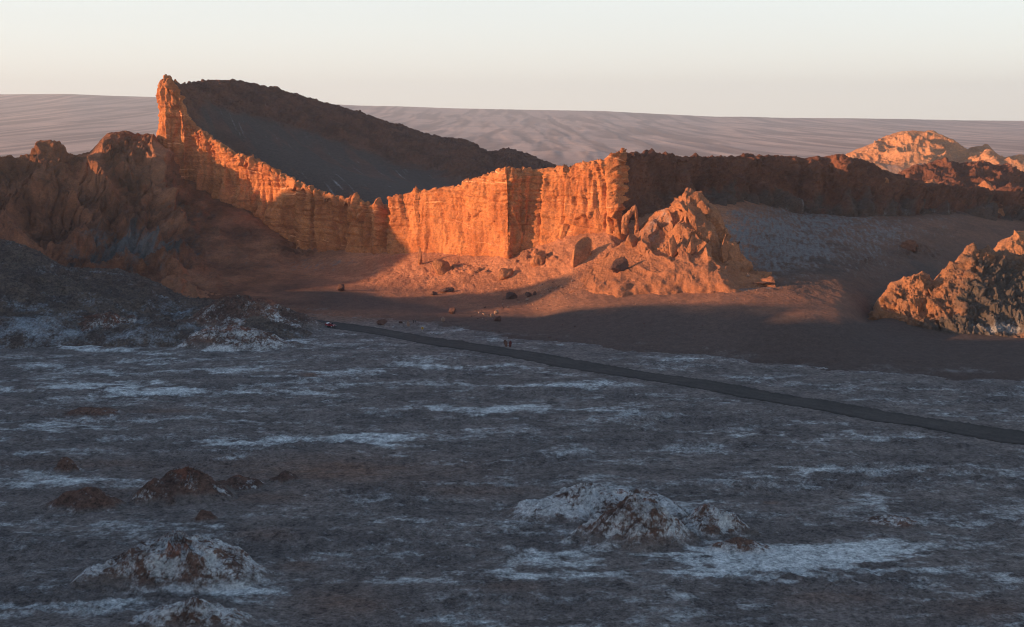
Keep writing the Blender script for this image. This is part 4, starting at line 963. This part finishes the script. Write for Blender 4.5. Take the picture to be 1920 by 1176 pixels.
def cyl(bm, r_, y0, y1, seg=20, loc=(0, 0, 0)):
    g = bmesh.ops.create_cone(bm, cap_ends=True, segments=seg, radius1=r_, radius2=r_, depth=abs(y1 - y0))
    for v in g['verts']:
        x, y, z = v.co; v.co = (x + loc[0], z + (y0 + y1) / 2 + loc[1], y + loc[2])
def box(bm, x0, x1, y0, y1, z0, z1):
    g = bmesh.ops.create_cube(bm, size=1)
    for v in g['verts']: v.co = ((x0 + x1) / 2 + v.co.x * (x1 - x0), (y0 + y1) / 2 + v.co.y * (y1 - y0), (z0 + z1) / 2 + v.co.z * (z1 - z0))
p = hit(620, 613.5)
truck = empty('pickup_truck', p, math.atan2(-14, 19))
tag(truck, 'small red pickup with black windows and a white load, alone on the dark road', 'pickup truck')
bm = extrude_profile([(-2.45, .55), (2.3, .5), (2.42, .8), (2.38, 1.05), (1.0, 1.18), (-2.42, 1.15)], -.88, .88, .06)
body = link('body', bm, M['red_paint'], truck, False)
bm = extrude_profile([(-.75, 1.15), (1.15, 1.15), (.45, 1.72), (-.6, 1.75)], -.78, .78, .06); link('cabin', bm, M['red_paint'], truck, False)
bm = bmesh.new()
for sgn in (-1, 1):
    for a_, b_, c_, d_ in ((-.62, .12, -.52, .12), (.18, .95, .18, .42)):
        y = sgn * .785
        f = [bm.verts.new(q) for q in ((a_, y, 1.2), (b_, y, 1.2), (d_, y * .995, 1.66), (c_, y * .995, 1.66))]; bm.faces.new(f)
bmesh.ops.solidify(bm, geom=list(bm.faces), thickness=0.02); link('side_window', bm, M['dark_glass'], truck, False)
bm = bmesh.new(); f = [bm.verts.new(q) for q in ((1.17, -.7, 1.2), (1.17, .7, 1.2), (.52, .66, 1.7), (.52, -.66, 1.7))]; bm.faces.new(f)
bmesh.ops.solidify(bm, geom=list(bm.faces), thickness=0.03); link('windscreen', bm, M['dark_glass'], truck, False)
bm = bmesh.new(); box(bm, -2.4, -.8, -.86, -.8, 1.15, 1.38); box(bm, -2.4, -.8, .8, .86, 1.15, 1.38); box(bm, -2.44, -2.38, -.86, .86, 1.15, 1.38); link('load_bed', bm, M['red_paint'], truck, False)
bm = bmesh.new(); box(bm, 2.38, 2.52, -.85, .85, .45, .68); link('bumper', bm, M['black_plastic'], truck, False)
bm = bmesh.new(); box(bm, 2.38, 2.44, -.5, .5, .72, .98); link('grille', bm, M['black_plastic'], truck, False)
for sgn in (-1, 1):
    bm = bmesh.new(); box(bm, 2.3, 2.45, sgn * .7 - .16, sgn * .7 + .16, .78, .98); link('headlight', bm, M['lamp_glass'], truck, False)
for x_ in (-1.55, 1.5):
    for sgn in (-1, 1):
        bm = bmesh.new(); cyl(bm, .40, sgn * .92, sgn * .66, 24); w_ = link('wheel', bm, M['rubber'], truck); w_.location = (x_, 0, .40)
        bm = bmesh.new(); cyl(bm, .23, sgn * .935, sgn * .88, 16); link('rim', bm, M['chrome'], w_)
bm = rock_mesh(411, 3, 6, .05)
for v in bm.verts: v.co = (v.co.x * .7, v.co.y * .7, v.co.z * .42)
ld = link('cargo_bundle', bm, M['white_cloth'])
ld.rotation_euler = truck.rotation_euler
ld.location = truck.location + Vector((math.cos(truck.rotation_euler.z) * -1.6, math.sin(truck.rotation_euler.z) * -1.6, 1.52))
tag(ld, 'white covered bundle lying in the bed of the red pickup', 'bundle')

# ---- road sign
M['yellow'] = simple('yellow_sign_paint', (0.65, 0.40, 0.02), 0.5); M['black_paint'] = simple('black_sign_paint', (0.01, 0.01, 0.01), 0.5)
p = hit(792, 622)
sg = empty('road_sign', p, R(8)); tag(sg, 'small yellow diamond road sign with a black symbol beside the road', 'road sign')
bm = bmesh.new(); box(bm, -.04, .04, -.03, .03, -.3, 1.9); link('post', bm, M['chrome'], sg, False)
bm = bmesh.new(); f = [bm.verts.new(q) for q in ((0, -.05, .75), (.72, -.05, 1.47), (0, -.05, 2.19), (-.72, -.05, 1.47))]; bm.faces.new(f)
bmesh.ops.solidify(bm, geom=list(bm.faces), thickness=0.02); pl = link('plate', bm, M['yellow'], sg, False)
bm = bmesh.new(); box(bm, -.20, -.08, -.1, -.085, 1.15, 1.5); box(bm, -.20, .12, -.1, -.085, 1.5, 1.62)
f = [bm.verts.new(q) for q in ((.12, -.1, 1.4), (.36, -.1, 1.56), (.12, -.1, 1.74))]; bm.faces.new(f); link('arrow_symbol', bm, M['black_paint'], pl, False)

# ---- two walkers: one continuous skinned body each
M['skin'] = simple('skin', (0.35, 0.20, 0.14), 0.6); M['dark_jacket'] = simple('dark_jacket', (0.02, 0.022, 0.03), 0.9); M['dark_trousers'] = simple('dark_trousers', (0.025, 0.025, 0.03), 0.9); M['hair'] = simple('dark_hair', (0.02, 0.015, 0.012), 0.8)
def skinned(name, V, E_, mat, parent, sub=1):
    me = bpy.data.meshes.new(name); me.from_pydata([v[:3] for v in V], E_, []); me.update()
    o = bpy.data.objects.new(name, me); COL.objects.link(o)
    if parent: o.parent = parent
    sk_ = o.modifiers.new('skin', 'SKIN'); 
    if not me.skin_vertices: 
        bpy.context.view_layer.objects.active = o
    lay = me.skin_vertices[0] if me.skin_vertices else None
    if lay is None:
        return o
    for i_, v in enumerate(V): lay.data[i_].radius = (v[3], v[4] if len(v) > 4 else v[3]); lay.data[i_].use_root = (i_ == 0)
    ss_ = o.modifiers.new('sub', 'SUBSURF'); ss_.levels = sub; ss_.render_levels = sub
    me.materials.append(mat); o.data.materials.clear() if False else None
    return o
def person(px, py, label, rz, stride):
    p = hit(px, py)
    V = [(0, 0, .95, .15, .11), (0, 0, 1.15, .135, .10), (0, 0, 1.38, .17, .11), (0, 0, 1.50, .06), (0, .01, 1.58, .075, .09), (0, .01, 1.70, .085, .10), (0, .01, 1.77, .05)]
    E_ = [(0, 1), (1, 2), (2, 3), (3, 4), (4, 5), (5, 6)]
    for sgn in (-1, 1):
        n_ = len(V); f_ = stride * sgn
        V += [(sgn * .10, 0, .88, .095), (sgn * .11, f_ * .5, .49, .06), (sgn * .11, f_ * .9 - .03, .10, .042), (sgn * .12, f_ * .9 + .14, .04, .035)]
        E_ += [(0, n_), (n_, n_ + 1), (n_ + 1, n_ + 2), (n_ + 2, n_ + 3)]
        n_ = len(V)
        V += [(sgn * .20, 0, 1.42, .06), (sgn * .25, -f_ * .15, 1.13, .043), (sgn * .25, -f_ * .3 + .08, .89, .03), (sgn * .25, -f_ * .3 + .10, .83, .03, .02)]
        E_ += [(2, n_), (n_, n_ + 1), (n_ + 1, n_ + 2), (n_ + 2, n_ + 3)]
        h0 = n_ + 3
        for q in range(5):
            m_ = len(V); dy = (q - 1.5) * .02 if q < 4 else .035
            V += [(sgn * .25, -f_ * .3 + .10 + dy, .79 if q < 4 else .83, .009), (sgn * .24, -f_ * .3 + .11 + dy, (.74, .73, .735, .75, .80)[q], .008)]
            E_ += [(h0, m_), (m_, m_ + 1)]
    root = empty('person', p, rz); tag(root, label, 'person')
    b_ = skinned('body', V, E_, M['skin'], root)
    # clothing follows the same skeleton, slightly wider
    J = [(0, 0, .93, .165, .125), (0, 0, 1.15, .155, .12), (0, 0, 1.38, .19, .13), (0, 0, 1.49, .075)]; JE = [(0, 1), (1, 2), (2, 3)]
    T_ = [(0, 0, .95, .165, .125)]; TE = []
    for sgn in (-1, 1):
        f_ = stride * sgn; n_ = len(J)
        J += [(sgn * .205, 0, 1.42, .075), (sgn * .25, -f_ * .15, 1.13, .058), (sgn * .25, -f_ * .3 + .08, .90, .046)]; JE += [(2, n_), (n_, n_ + 1), (n_ + 1, n_ + 2)]
        n_ = len(T_)
        T_ += [(sgn * .10, 0, .87, .112), (sgn * .11, f_ * .5, .49, .078), (sgn * .11, f_ * .9 - .03, .10, .062)]; TE += [(0, n_), (n_, n_ + 1), (n_ + 1, n_ + 2)]
    skinned('jacket', J, JE, M['dark_jacket'], root); skinned('trousers', T_, TE, M['dark_trousers'], root)
    skinned('hair', [(0, -.02, 1.66, .085, .09), (0, -.01, 1.76, .075, .09)], [(0, 1)], M['hair'], root)
person(775.5, 606.5, 'slim person in dark clothes standing on the left of the pair by the stones', R(20), .12)
person(779.3, 605.5, 'broader person in black clothes on the right of the pair by the stones', R(-40), .06)

# ---------------------------------------------------------------- the air
def haze(density):
    bm = bmesh.new(); bmesh.ops.create_cube(bm, size=1.0)
    me = bpy.data.meshes.new('haze'); bm.to_mesh(me); bm.free()
    o = bpy.data.objects.new('haze', me); COL.objects.link(o)
    o.scale = (220000, 24000, 760); o.location = (0, 10500, 380 - 60)
    m = bpy.data.materials.new('haze_air'); m.use_nodes = True; t = m.node_tree; t.nodes.clear()
    out = t.nodes.new('ShaderNodeOutputMaterial'); v = t.nodes.new('ShaderNodeVolumePrincipled')
    v.inputs['Color'].default_value = (0.74, 0.86, 0.98, 1); v.inputs['Density'].default_value = density; v.inputs['Anisotropy'].default_value = 0.2
    t.links.new(v.outputs[0], out.inputs['Volume'])
    me.materials.append(m); o['kind'] = 'stuff'
haze(4.5e-5)
